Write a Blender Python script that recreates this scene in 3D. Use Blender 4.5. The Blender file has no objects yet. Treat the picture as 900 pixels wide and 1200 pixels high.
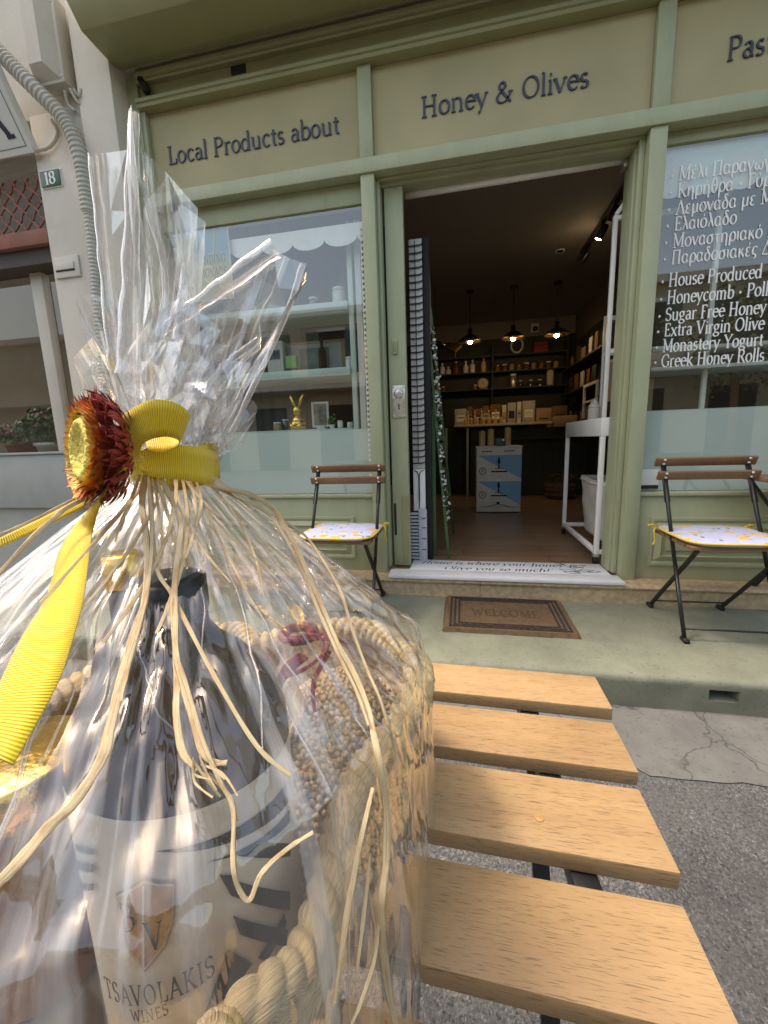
import bpy, bmesh, math, random
from mathutils import Vector, Matrix, noise
from math import radians, sin, cos, pi

# ------------------------------------------------------------------ camera, sky, sun, exposure
S = bpy.context.scene
cam_d = bpy.data.cameras.new('camera'); cam = bpy.data.objects.new('camera', cam_d)
S.collection.objects.link(cam); S.camera = cam
cam_d.sensor_fit = 'VERTICAL'; cam_d.sensor_height = 36; cam_d.lens = 476.1/1200*36
cam_d.clip_start = .01; cam_d.clip_end = 400
_y, _p, _r = radians(-11.276), radians(9.882), radians(-1.903)
fw = Vector((sin(_y)*cos(_p), cos(_y)*cos(_p), -sin(_p))); rt = Vector((cos(_y), -sin(_y), 0)); up = rt.cross(fw)
rt2 = cos(_r)*rt+sin(_r)*up; up2 = -sin(_r)*rt+cos(_r)*up
cam.matrix_world = Matrix(((rt2.x, up2.x, -fw.x, 0), (rt2.y, up2.y, -fw.y, 0), (rt2.z, up2.z, -fw.z, 1.0), (0, 0, 0, 1)))

W = bpy.data.worlds.new('World'); S.world = W; W.use_nodes = True
sky = W.node_tree.nodes.new('ShaderNodeTexSky'); sky.sky_type = 'NISHITA'; sky.sun_disc = False
SUN_EL, SUN_AZ = radians(64), radians(-86)        # azimuth from +Y (into the shop) towards +X; the sun stands high to the left
sky.sun_elevation = SUN_EL; sky.sun_rotation = SUN_AZ; sky.air_density = 1.2; sky.dust_density = 3.0
bgn = W.node_tree.nodes['Background']; bgn.inputs[1].default_value = .15
tint = W.node_tree.nodes.new('ShaderNodeMix'); tint.data_type = 'RGBA'; tint.blend_type = 'MULTIPLY'; tint.inputs[0].default_value = 1
tint.inputs[7].default_value = (1.0, .87, .70, 1)          # summer haze takes the blue out of the sky light
W.node_tree.links.new(sky.outputs[0], tint.inputs[6]); W.node_tree.links.new(tint.outputs[2], bgn.inputs[0])
sun_d = bpy.data.lights.new('sun', 'SUN'); sun_d.energy = .95; sun_d.angle = radians(10); sun_d.color = (1, .93, .82)
sun = bpy.data.objects.new('sun', sun_d); S.collection.objects.link(sun); sun.location = (-4, 3, 12)
sun.rotation_euler = (-Vector((sin(SUN_AZ)*cos(SUN_EL), cos(SUN_AZ)*cos(SUN_EL), sin(SUN_EL)))).to_track_quat('-Z', 'Y').to_euler()
S.view_settings.view_transform = 'Standard'; S.view_settings.look = 'None'
S.view_settings.exposure = 1.72; S.view_settings.gamma = 1; S.view_settings.use_curve_mapping = False
cy = S.cycles
cy.max_bounces = 10; cy.diffuse_bounces = 4; cy.glossy_bounces = 4; cy.transmission_bounces = 6; cy.transparent_max_bounces = 40
cy.use_denoising = True; cy.caustics_reflective = False; cy.caustics_refractive = False; cy.sample_clamp_indirect = 6

# ------------------------------------------------------------------ materials
def new_mat(name):
    m = bpy.data.materials.new(name); m.use_nodes = True
    nt = m.node_tree
    return m, nt, nt.nodes['Principled BSDF'], nt.nodes['Material Output']
def N(nt, typ, **kw):
    n = nt.nodes.new(typ)
    for k, v in kw.items():
        if k in n.inputs: n.inputs[k].default_value = v
        else: setattr(n, k, v)
    return n
def coord(nt, scale=(1, 1, 1), src='Object'):
    tc = N(nt, 'ShaderNodeTexCoord'); mp = N(nt, 'ShaderNodeMapping'); mp.inputs['Scale'].default_value = scale
    nt.links.new(tc.outputs[src], mp.inputs[0]); return mp.outputs[0]
def ramp(nt, fac, stops):
    r = N(nt, 'ShaderNodeValToRGB'); e = r.color_ramp.elements
    while len(e) < len(stops): e.new(.5)
    for el, (p, c) in zip(e, stops): el.position = p; el.color = (*c, 1) if len(c) == 3 else c
    nt.links.new(fac, r.inputs[0]); return r.outputs[0]
def mix(nt, fac, a, b, mode='MIX'):
    n = N(nt, 'ShaderNodeMix', data_type='RGBA', blend_type=mode)
    for i, v in ((0, fac), (6, a), (7, b)):
        if isinstance(v, (int, float)): n.inputs[i].default_value = v
        elif isinstance(v, tuple): n.inputs[i].default_value = (*v, 1)
        else: nt.links.new(v, n.inputs[i])
    return n.outputs[2]
def bump(nt, b, h, strength=.3, dist=.01):
    n = N(nt, 'ShaderNodeBump'); n.inputs['Strength'].default_value = strength; n.inputs['Distance'].default_value = dist
    nt.links.new(h, n.inputs['Height']); nt.links.new(n.outputs[0], b.inputs['Normal'])
def mat(name, col, rough=.6, metal=0, var=.12, scale=8, bmp=.15, bscale=60, stretch=(1, 1, 1), spec=.5, dirt=None, dirt_amt=.5, dirt_scale=3):
    """one surface: base colour broken up by two sizes of noise, fine bump, optional blotches of dirt or wear"""
    m, nt, b, o = new_mat(name)
    v = coord(nt, stretch)
    n1 = N(nt, 'ShaderNodeTexNoise', Scale=scale, Detail=6.0); nt.links.new(v, n1.inputs[0])
    lo = tuple(c*(1-var) for c in col); hi = tuple(min(1, c*(1+var)) for c in col)
    c = ramp(nt, n1.outputs[0], [(.3, lo), (.7, hi)])
    if dirt:
        n3 = N(nt, 'ShaderNodeTexNoise', Scale=dirt_scale, Detail=9.0, Roughness=.7); nt.links.new(v, n3.inputs[0])
        f = ramp(nt, n3.outputs[0], [(.52, (0, 0, 0)), (.72, (dirt_amt,)*3)])
        c = mix(nt, f, c, dirt)
    nt.links.new(c, b.inputs['Base Color'])
    b.inputs['Roughness'].default_value = rough; b.inputs['Metallic'].default_value = metal; b.inputs['Specular IOR Level'].default_value = spec
    if bmp:
        n2 = N(nt, 'ShaderNodeTexNoise', Scale=bscale, Detail=4.0); nt.links.new(v, n2.inputs[0])
        bump(nt, b, n2.outputs[0], bmp, .004)
    return m
def wood(name, dark, light, axis=0, scale=1.0, rough=.5, fine=1.0):
    m, nt, b, o = new_mat(name)
    st = [30*scale]*3; st[axis] = 1.6*scale
    oi = N(nt, 'ShaderNodeObjectInfo')
    tc = N(nt, 'ShaderNodeTexCoord'); mp = N(nt, 'ShaderNodeMapping'); mp.inputs['Scale'].default_value = st
    ad = N(nt, 'ShaderNodeVectorMath', operation='ADD'); nt.links.new(tc.outputs['Object'], ad.inputs[0])
    sc = N(nt, 'ShaderNodeVectorMath', operation='SCALE'); sc.inputs[0].default_value = (3.1, 1.7, 2.3); nt.links.new(oi.outputs['Random'], sc.inputs['Scale'])
    nt.links.new(sc.outputs[0], ad.inputs[1]); nt.links.new(ad.outputs[0], mp.inputs[0])
    n1 = N(nt, 'ShaderNodeTexNoise', Scale=1.0, Detail=8.0, Roughness=.7, Distortion=.35); nt.links.new(mp.outputs[0], n1.inputs[0])
    c = ramp(nt, n1.outputs[0], [(.22, dark), (.46, tuple((a+e*1.4)/2.4 for a, e in zip(dark, light))), (.72, light)])
    st2 = [520*scale]*3; st2[axis] = 30*scale
    mp2 = N(nt, 'ShaderNodeMapping'); mp2.inputs['Scale'].default_value = st2; nt.links.new(ad.outputs[0], mp2.inputs[0])
    n2 = N(nt, 'ShaderNodeTexNoise', Scale=1.0, Detail=3.0); nt.links.new(mp2.outputs[0], n2.inputs[0])
    pores = ramp(nt, n2.outputs[0], [(.34, (.55,)*3), (.44, (1,)*3)])
    c = mix(nt, fine, c, mix(nt, 1.0, c, pores, 'MULTIPLY'))
    nb = N(nt, 'ShaderNodeTexNoise', Scale=5.0, Detail=3.0); nt.links.new(ad.outputs[0], nb.inputs[0])
    tone = ramp(nt, nb.outputs[0], [(.3, (.80, .76, .70)), (.7, (1.06, 1.05, 1.03))])
    c = mix(nt, 1.0, c, tone, 'MULTIPLY')
    nt.links.new(c, b.inputs['Base Color']); b.inputs['Roughness'].default_value = rough
    bump(nt, b, n2.outputs[0], .25, .0006)
    return m
def glow(name, col, strength):
    m, nt, b, o = new_mat(name); b.inputs['Base Color'].default_value = (*col, 1)
    b.inputs['Emission Color'].default_value = (*col, 1); b.inputs['Emission Strength'].default_value = strength; return m
def thin_ior(nt, fr, ior):
    """a sheet has two faces: keep the Fresnel term the same from both sides"""
    ge = N(nt, 'ShaderNodeNewGeometry'); m = N(nt, 'ShaderNodeMapRange'); m.inputs[3].default_value = ior; m.inputs[4].default_value = 1/ior
    nt.links.new(ge.outputs['Backfacing'], m.inputs[0]); nt.links.new(m.outputs[0], fr.inputs['IOR'])
def pane_mat(name, tint=(.93, .97, .95), base=.06, gain=1.0):
    """window glass seen as a single sheet: clear, with a Fresnel reflection"""
    m, nt, b, o = new_mat(name); nt.nodes.remove(b)
    t = N(nt, 'ShaderNodeBsdfTransparent'); t.inputs[0].default_value = (*tint, 1)
    g = N(nt, 'ShaderNodeBsdfGlossy', Roughness=.01); fr = N(nt, 'ShaderNodeFresnel', IOR=1.6); thin_ior(nt, fr, 1.6)
    ma = N(nt, 'ShaderNodeMath', operation='MULTIPLY_ADD'); ma.inputs[1].default_value = gain; ma.inputs[2].default_value = base
    nt.links.new(fr.outputs[0], ma.inputs[0]); mx = N(nt, 'ShaderNodeMixShader')
    nt.links.new(ma.outputs[0], mx.inputs[0]); nt.links.new(t.outputs[0], mx.inputs[1]); nt.links.new(g.outputs[0], mx.inputs[2])
    nt.links.new(mx.outputs[0], o.inputs[0]); return m
def film_mat(name, haze=.05, gain=1.5, base=.03, rough=.08, ustretch=30, vstretch=3, streak=.3, bmp=.55, fade=None):
    """cellophane: a clear sheet, sharp Fresnel sheen, a little milky scatter, creases running along the sheet"""
    m, nt, b, o = new_mat(name); nt.nodes.remove(b)
    uv = coord(nt, (ustretch, vstretch, 1), 'UV')
    n1 = N(nt, 'ShaderNodeTexNoise', Scale=1.0, Detail=5.0, Roughness=.6, Distortion=.8); nt.links.new(uv, n1.inputs[0])
    uv2 = coord(nt, (ustretch*.75, ustretch*1.1, 1), 'UV')
    v2 = N(nt, 'ShaderNodeTexVoronoi', Scale=1.0, feature='DISTANCE_TO_EDGE'); nt.links.new(uv2, v2.inputs[0])
    ad = N(nt, 'ShaderNodeMath', operation='MULTIPLY_ADD'); ad.inputs[1].default_value = .5
    nt.links.new(v2.outputs[0], ad.inputs[0]); nt.links.new(n1.outputs[0], ad.inputs[2])
    bp = N(nt, 'ShaderNodeBump', Strength=bmp, Distance=.004); nt.links.new(ad.outputs[0], bp.inputs['Height'])
    t = N(nt, 'ShaderNodeBsdfTransparent'); t.inputs[0].default_value = (.975, .975, .98, 1)
    g = N(nt, 'ShaderNodeBsdfGlossy', Roughness=rough); g.inputs[0].default_value = (1, 1, 1, 1); nt.links.new(bp.outputs[0], g.inputs['Normal'])
    fr = N(nt, 'ShaderNodeFresnel', IOR=1.5); thin_ior(nt, fr, 1.5); nt.links.new(bp.outputs[0], fr.inputs['Normal'])
    ma = N(nt, 'ShaderNodeMath', operation='MULTIPLY_ADD', use_clamp=True); ma.inputs[1].default_value = gain; ma.inputs[2].default_value = base
    nt.links.new(fr.outputs[0], ma.inputs[0])
    d = N(nt, 'ShaderNodeBsdfTranslucent'); d.inputs[0].default_value = (.9, .92, .96, 1)
    d2 = N(nt, 'ShaderNodeBsdfDiffuse'); d2.inputs[0].default_value = (.9, .92, .96, 1)
    md = N(nt, 'ShaderNodeMixShader'); md.inputs[0].default_value = .5; nt.links.new(d.outputs[0], md.inputs[1]); nt.links.new(d2.outputs[0], md.inputs[2])
    uv3 = coord(nt, (ustretch*2.2, vstretch*.45, 1), 'UV')
    n3 = N(nt, 'ShaderNodeTexNoise', Scale=1.0, Detail=4.0, Roughness=.55, Distortion=.5); nt.links.new(uv3, n3.inputs[0])
    hz = mix(nt, 1.0, ramp(nt, n1.outputs[0], [(.45, (haze*.25,)*3), (.72, (haze*2.2,)*3)]), ramp(nt, n3.outputs[0], [(.545, (0,)*3), (.60, (streak*.55,)*3), (.70, (streak,)*3)]), 'ADD')
    if fade:      # the milky creases gather near the tie and thin out lower down
        se = N(nt, 'ShaderNodeSeparateXYZ'); nt.links.new(coord(nt, (1, 1, 1), 'UV'), se.inputs[0])
        hz = mix(nt, 1.0, hz, ramp(nt, se.outputs[1], [(fade[0], (1,)*3), (fade[1], (fade[2],)*3)]), 'MULTIPLY')
    m1 = N(nt, 'ShaderNodeMixShader'); nt.links.new(hz, m1.inputs[0]); nt.links.new(t.outputs[0], m1.inputs[1]); nt.links.new(md.outputs[0], m1.inputs[2])
    m2 = N(nt, 'ShaderNodeMixShader'); nt.links.new(ma.outputs[0], m2.inputs[0]); nt.links.new(m1.outputs[0], m2.inputs[1]); nt.links.new(g.outputs[0], m2.inputs[2])
    nt.links.new(m2.outputs[0], o.inputs[0]); return m

OLIVE = (.235, .265, .135)
M = {}
M['paint'] = mat('olive_paint', (.375, .40, .25), .45, var=.07, scale=5, bmp=.16, bscale=26, stretch=(1.6, 1.6, .55), dirt=(.26, .27, .17), dirt_amt=.35, dirt_scale=11)
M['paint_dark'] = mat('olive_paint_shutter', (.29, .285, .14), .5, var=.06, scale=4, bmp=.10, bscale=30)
M['panel'] = mat('sign_board_paint', (.42, .37, .20), .6, var=.10, scale=2.2, bmp=.12, bscale=90)
M['navy'] = mat('navy_letters', (.018, .024, .055), .35, var=.1, bmp=0)
M['white_ink'] = mat('white_vinyl', (.85, .86, .84), .5, var=.03, bmp=0)
M['dark_ink'] = mat('dark_green_ink', (.03, .06, .05), .6, var=.1, bmp=0)
M['black'] = mat('black_metal', (.012, .012, .013), .38, var=.2, bmp=.1)
M['black_matte'] = mat('black_matte', (.010, .009, .008), .7, var=.2, bmp=0)
M['white_metal'] = mat('white_painted_metal', (.85, .84, .81), .35, var=.04, bmp=.05)
M['steel'] = mat('worn_steel', (.62, .60, .54), .35, .8, var=.2, scale=30, bmp=.15, dirt=(.30, .22, .10), dirt_amt=.6, dirt_scale=25)
M['cream_wall'] = mat('cream_plaster', (.58, .535, .46), .85, var=.06, scale=3, bmp=.35, bscale=70, dirt=(.36, .32, .26), dirt_amt=.35, dirt_scale=2.5)
M['cream_wall_light'] = mat('pale_plaster', (.64, .60, .52), .85, var=.05, scale=3, bmp=.3, bscale=60, dirt=(.44, .40, .33), dirt_amt=.3, dirt_scale=2)
M['pvc'] = mat('aged_pvc', (.50, .49, .43), .5, var=.06, bmp=.05, dirt=(.30, .27, .20), dirt_amt=.4, dirt_scale=14)
M['stone'] = mat('honey_stone', (.47, .36, .22), .6, var=.22, scale=34, bmp=.3, bscale=120, dirt=(.33, .22, .11), dirt_amt=.7, dirt_scale=26)
M['slat'] = wood('oiled_acacia', (.36, .222, .108), (.48, .318, .160), 0, 2.0, .5)
M['chair_wood'] = wood('stained_slats', (.17, .09, .042), (.30, .175, .09), 0, 1.2, .5)
M['int_white'] = mat('white_laminate', (.66, .66, .62), .35, var=.03, bmp=0)
M['mint'] = mat('mint_shelf_paint', (.55, .66, .60), .4, var=.03, bmp=0)
M['dark_green'] = mat('dark_green_board', (.020, .022, .012), .6, var=.15, bmp=.1)
M['kraft'] = mat('kraft_card', (.36, .25, .13), .8, var=.1, bmp=.1)
M['wicker'] = mat('brown_wicker', (.16, .09, .045), .8, var=.3, scale=60, bmp=.5, bscale=120)
M['candle'] = mat('honey_wax', (.55, .38, .15), .45, var=.1, bmp=0)
M['lid_white'] = mat('white_plastic', (.75, .75, .72), .4, var=.03, bmp=0)
M['amber_jar'] = mat('amber_jar_glass', (.18, .08, .015), .12, var=.2, bmp=0)
M['grey_plastic'] = mat('pale_grey_plastic', (.50, .50, .55), .45, var=.04, bmp=0)
M['grey_sill'] = mat('grey_sill_paint', (.37, .38, .36), .5, var=.06, bmp=.1, dirt=(.28, .29, .28), dirt_amt=.4)
M['rust'] = mat('red_oxide_paint', (.27, .105, .07), .7, var=.15, bmp=.2, dirt=(.15, .06, .04), dirt_amt=.5, dirt_scale=12)
M['terracotta'] = mat('terracotta', (.36, .09, .06), .8, var=.1, bmp=.1)
M['leaf'] = mat('geranium_leaf', (.035, .075, .02), .6, var=.4, scale=30, bmp=.2)
M['pink'] = mat('geranium_pink', (.62, .20, .27), .6, var=.2, bmp=0)
M['linen'] = mat('off_white_canvas', (.60, .57, .50), .9, var=.08, scale=10, bmp=.4, bscale=25)
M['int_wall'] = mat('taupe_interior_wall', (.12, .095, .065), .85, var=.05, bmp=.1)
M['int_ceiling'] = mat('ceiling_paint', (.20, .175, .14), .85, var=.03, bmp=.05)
M['sign_green'] = mat('green_enamel', (.05, .10, .07), .4, var=.15, bmp=0)
M['glass'] = pane_mat('shop_glass', base=.13)
M['glass_nb'] = pane_mat('old_window_glass', (.85, .88, .85), .03, .9)
M['clear'] = pane_mat('small_jar_glass', (.9, .92, .9), .06)
M['frost'] = mat('mint_frosting_film', (.66, .75, .70), .35, var=.04, scale=2, bmp=0)
M['bulb'] = glow('lamp_bulb', (1, .62, .25), 26)
M['spot'] = glow('spot_bulb', (1, .72, .36), 40)
M['shade_in'] = mat('brass_lined_shade', (.45, .26, .08), .4, .6, var=.1, bmp=0)
M['yellow_trim'] = mat('yellow_piping', (.78, .55, .06), .7, var=.08, bmp=.2)
M['film'] = film_mat('cellophane_skirt', haze=.08, gain=1.7, base=.025, rough=.05, streak=.56, bmp=.55, fade=(.08, .26, .62))
M['film_top'] = film_mat('cellophane_flaps', haze=.16, gain=2.2, base=.06, rough=.06, ustretch=9, vstretch=1.6, streak=.58, bmp=.06)
M['film_bag'] = film_mat('clear_pouch', haze=.09, gain=1.8, base=.03, ustretch=8, vstretch=5, streak=.28)
M['red_ribbon'] = mat('crimson_ribbon', (.22, .012, .03), .45, var=.1, bmp=.1)
M['chickpea'] = mat('pale_chickpea', (.62, .43, .21), .6, var=.12, scale=40, bmp=.15, bscale=150)
M['label'] = mat('cream_label_paper', (.60, .53, .42), .6, var=.03, bmp=.03)
M['label_black'] = mat('label_black_ink', (.012, .012, .012), .5, var=.1, bmp=0)
M['label_gold'] = mat('label_copper_foil', (.52, .31, .12), .40, .35, var=.25, scale=60, bmp=0)
M['wine_glass'] = mat('dark_bottle_glass', (.045, .020, .007), .38, var=.3, bmp=0, spec=.10)
M['honey'] = mat('honey_in_glass', (.30, .13, .018), .35, var=.12, scale=9, bmp=0, spec=.2)
M['gold'] = mat('crinkled_gold_foil', (.85, .55, .12), .22, 1.0, var=.15, scale=20, bmp=.5, bscale=60)
M['petal_red'] = mat('dark_red_petal', (.22, .020, .012), .6, var=.45, scale=60, bmp=.2)
M['petal_orange'] = mat('orange_petal', (.60, .16, .02), .6, var=.4, scale=50, bmp=.2)
M['petal_gold'] = mat('yellow_petal', (.72, .47, .10), .6, var=.3, scale=50, bmp=.2)
M['flower_disc'] = mat('yellow_flower_centre', (.78, .66, .16), .9, var=.25, scale=300, bmp=.9, bscale=500)
M['stripe_blue'] = mat('grey_blue_stripe', (.13, .15, .21), .7, var=.1, bmp=0)
M['stripe_white'] = mat('white_stripe', (.60, .60, .62), .7, var=.05, bmp=0)
M['asphalt'] = None

def ribbon_mat():
    m, nt, b, o = new_mat('yellow_grosgrain')
    tc = N(nt, 'ShaderNodeTexCoord'); w = N(nt, 'ShaderNodeTexWave', Scale=1.0, bands_direction='Y'); w.inputs['Distortion'].default_value = .25
    mp = N(nt, 'ShaderNodeMapping'); mp.inputs['Scale'].default_value = (1, 300, 1)     # V is metres along the ribbon
    nt.links.new(tc.outputs['UV'], mp.inputs[0]); nt.links.new(mp.outputs[0], w.inputs[0])
    c = ramp(nt, w.outputs['Fac'], [(.12, (.60, .40, .006)), (.55, (.88, .65, .018))])
    nt.links.new(c, b.inputs['Base Color']); b.inputs['Roughness'].default_value = .5; b.inputs['Sheen Weight'].default_value = .2
    bump(nt, b, w.outputs['Fac'], .5, .0010); return m
def seagrass_mat():
    """twisted seagrass: fine fibres running at a slant along the cord (UV in metres)"""
    m, nt, b, o = new_mat('seagrass_cord'); tc = N(nt, 'ShaderNodeTexCoord')
    mp = N(nt, 'ShaderNodeMapping'); mp.inputs['Rotation'].default_value = (0, 0, radians(52)); mp.inputs['Scale'].default_value = (60, 900, 1); nt.links.new(tc.outputs['UV'], mp.inputs[0])
    n1 = N(nt, 'ShaderNodeTexNoise', Scale=1.0, Detail=5.0, Roughness=.65, Distortion=.4); nt.links.new(mp.outputs[0], n1.inputs[0])
    n2 = N(nt, 'ShaderNodeTexNoise', Scale=38.0, Detail=4.0); nt.links.new(tc.outputs['Object'], n2.inputs[0])
    c = ramp(nt, n1.outputs[0], [(.27, (.20, .115, .045)), (.40, (.52, .37, .18)), (.55, (.67, .52, .29)), (.72, (.80, .67, .42))])
    c = mix(nt, ramp(nt, n2.outputs[0], [(.46, (0,)*3), (.70, (.65,)*3)]), c, mix(nt, .5, c, (.40, .25, .10)))
    nt.links.new(c, b.inputs['Base Color']); b.inputs['Roughness'].default_value = .7; b.inputs['Specular IOR Level'].default_value = .3
    bump(nt, b, n1.outputs[0], .9, .0022); return m
M['seagrass'] = seagrass_mat()
def raffia_mat():
    m, nt, b, o = new_mat('raffia_straw'); oi = N(nt, 'ShaderNodeObjectInfo')
    v = coord(nt, (26, 1.1, 1), 'UV'); n1 = N(nt, 'ShaderNodeTexNoise', Scale=1.0, Detail=6.0, Roughness=.7, noise_dimensions='4D'); nt.links.new(v, n1.inputs[0]); nt.links.new(oi.outputs['Random'], n1.inputs['W'])
    v2 = coord(nt, (1.2, 1.6, 1), 'UV'); n2 = N(nt, 'ShaderNodeTexNoise', Scale=1.0, Detail=3.0, noise_dimensions='4D'); nt.links.new(v2, n2.inputs[0]); nt.links.new(oi.outputs['Random'], n2.inputs['W'])
    c = ramp(nt, n1.outputs[0], [(.28, (.40, .25, .11)), (.45, (.70, .53, .29)), (.68, (.88, .76, .52))])
    c = mix(nt, ramp(nt, n2.outputs[0], [(.50, (0,)*3), (.68, (.7,)*3)]), c, (.50, .27, .11))
    nt.links.new(c, b.inputs['Base Color']); b.inputs['Roughness'].default_value = .55; bump(nt, b, n1.outputs[0], .7, .0015); return m
M['raffia'] = raffia_mat()
M['ribbon'] = ribbon_mat()
def asphalt_mat():
    m, nt, b, o = new_mat('worn_asphalt'); v = coord(nt)
    vo = N(nt, 'ShaderNodeTexVoronoi', Scale=210.0); nt.links.new(v, vo.inputs[0])
    n1 = N(nt, 'ShaderNodeTexNoise', Scale=6.0, Detail=8.0); nt.links.new(v, n1.inputs[0])
    n2 = N(nt, 'ShaderNodeTexNoise', Scale=150.0, Detail=5.0); nt.links.new(v, n2.inputs[0])
    stone = ramp(nt, vo.outputs['Color'], [(.15, (.045, .045, .047)), (.55, (.105, .103, .10)), (.85, (.20, .195, .185)), (1, (.42, .41, .38))])
    c = mix(nt, ramp(nt, n1.outputs[0], [(.35, (.2,)*3), (.65, (.75,)*3)]), stone, (.095, .093, .090))
    c = mix(nt, ramp(nt, n2.outputs[0], [(.30, (1,)*3), (.46, (0,)*3)]), c, (.022, .022, .024))
    n4 = N(nt, 'ShaderNodeTexNoise', Scale=1.6, Detail=7.0, Roughness=.65); nt.links.new(v, n4.inputs[0])
    c = mix(nt, 1.0, c, ramp(nt, n4.outputs[0], [(.36, (.66,)*3), (.52, (1,)*3), (.68, (1.12,)*3)]), 'MULTIPLY')      # worn and stained patches
    nt.links.new(c, b.inputs['Base Color']); b.inputs['Roughness'].default_value = .8
    h = mix(nt, .5, n2.outputs[0], vo.outputs['Distance']); bump(nt, b, h, .8, .006); return m
M['asphalt'] = asphalt_mat()
def patch_mat(name, col, crack, scale=3.0, split=0):
    m, nt, b, o = new_mat(name); v = coord(nt)
    n0 = N(nt, 'ShaderNodeTexNoise', Scale=scale, Detail=8.0, Roughness=.65); nt.links.new(v, n0.inputs[0])
    n1 = N(nt, 'ShaderNodeTexNoise', Scale=70.0, Detail=5.0); nt.links.new(v, n1.inputs[0])
    n2 = N(nt, 'ShaderNodeTexNoise', Scale=9.0, Detail=9.0, Roughness=.75); nt.links.new(v, n2.inputs[0])
    c = ramp(nt, n0.outputs[0], [(.3, tuple(x*.78 for x in col)), (.7, tuple(x*1.2 for x in col))])
    c = mix(nt, ramp(nt, n2.outputs[0], [(.56, (0,)*3), (.70, (.75,)*3)]), c, crack)
    c = mix(nt, ramp(nt, n1.outputs[0], [(.30, (.7,)*3), (.40, (0,)*3)]), c, tuple(x*.45 for x in col))
    if split:      # long wandering cracks
        nd = N(nt, 'ShaderNodeTexNoise', Scale=3.0, Detail=6.0); nt.links.new(v, nd.inputs[0])
        vm = N(nt, 'ShaderNodeVectorMath', operation='MULTIPLY_ADD'); nt.links.new(nd.outputs['Color'], vm.inputs[0]); vm.inputs[1].default_value = (.35, .35, .35); nt.links.new(v, vm.inputs[2])
        ve = N(nt, 'ShaderNodeTexVoronoi', Scale=split, feature='DISTANCE_TO_EDGE'); nt.links.new(vm.outputs[0], ve.inputs[0])
        c = mix(nt, ramp(nt, ve.outputs[0], [(.0015, (.75,)*3), (.006, (0,)*3)]), c, (.03, .028, .025))
    nt.links.new(c, b.inputs['Base Color']); b.inputs['Roughness'].default_value = .75
    bump(nt, b, mix(nt, .5, n1.outputs[0], n2.outputs[0]), .5, .005); return m
M['pavement'] = patch_mat('green_painted_concrete', (.205, .212, .152), (.12, .125, .09), 4, .55)
M['concrete'] = patch_mat('pale_concrete_strip', (.145, .14, .13), (.07, .066, .06), 6, 1.9)
def coir_mat():
    m, nt, b, o = new_mat('coir_fibre'); v = coord(nt)
    n1 = N(nt, 'ShaderNodeTexNoise', Scale=420.0, Detail=3.0); nt.links.new(v, n1.inputs[0])
    n2 = N(nt, 'ShaderNodeTexNoise', Scale=26.0, Detail=5.0); nt.links.new(v, n2.inputs[0])
    c = mix(nt, .5, ramp(nt, n1.outputs[0], [(.3, (.05, .028, .014)), (.7, (.27, .165, .078))]), ramp(nt, n2.outputs[0], [(.3, (.095, .058, .029)), (.7, (.20, .125, .064))]))
    nt.links.new(c, b.inputs['Base Color']); b.inputs['Roughness'].default_value = .95; bump(nt, b, n1.outputs[0], 1, .006); return m
M['coir'] = coir_mat()
M['coir_black'] = mat('black_coir_print', (.028, .022, .018), .95, var=.5, scale=300, bmp=1, bscale=400)
def floor_mat():
    m, nt, b, o = new_mat('brown_plank_floor'); v = coord(nt)
    br = N(nt, 'ShaderNodeTexBrick', Scale=1.0); br.inputs['Brick Width'].default_value = 1.2; br.inputs['Row Height'].default_value = .16
    br.inputs['Mortar Size'].default_value = .003; br.inputs['Color1'].default_value = (.20, .125, .080, 1); br.inputs['Color2'].default_value = (.25, .165, .105, 1)
    br.inputs['Mortar'].default_value = (.05, .026, .014, 1); nt.links.new(v, br.inputs[0])
    mp = coord(nt, (2.5, 40, 1)); n1 = N(nt, 'ShaderNodeTexNoise', Scale=1.0, Detail=6.0); nt.links.new(mp, n1.inputs[0])
    c = mix(nt, 1.0, br.outputs[0], ramp(nt, n1.outputs[0], [(.3, (.62, .6, .58)), (.7, (1.25, 1.22, 1.2))]), 'MULTIPLY')
    nt.links.new(c, b.inputs['Base Color']); b.inputs['Roughness'].default_value = .32; return m
M['planks'] = floor_mat()
def lemon_mat():
    """pale lilac cotton with scattered lemons"""
    m, nt, b, o = new_mat('lemon_print_cotton'); v = coord(nt, (1, 1.8, 0))
    vo = N(nt, 'ShaderNodeTexVoronoi', Scale=11.0, Randomness=.75); nt.links.new(v, vo.inputs[0])
    n1 = N(nt, 'ShaderNodeTexNoise', Scale=40.0, Detail=2.0); nt.links.new(v, n1.inputs[0])
    yel = ramp(nt, n1.outputs[0], [(.35, (.62, .30, .03)), (.6, (.80, .58, .10))])
    f = ramp(nt, vo.outputs['Distance'], [(.31, (1,)*3), (.335, (0,)*3)])
    v2 = coord(nt, (1.6, 1, 0)); vo2 = N(nt, 'ShaderNodeTexVoronoi', Scale=13.0); nt.links.new(v2, vo2.inputs[0])
    f2 = ramp(nt, vo2.outputs['Distance'], [(.15, (1,)*3), (.17, (0,)*3)])
    c = mix(nt, f2, (.52, .54, .74), (.16, .22, .12)); c = mix(nt, f, c, yel)
    nt.links.new(c, b.inputs['Base Color']); b.inputs['Roughness'].default_value = .85
    n3 = N(nt, 'ShaderNodeTexNoise', Scale=14.0); nt.links.new(coord(nt), n3.inputs[0]); bump(nt, b, n3.outputs[0], .5, .02); return m
M['lemon'] = lemon_mat()
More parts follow.
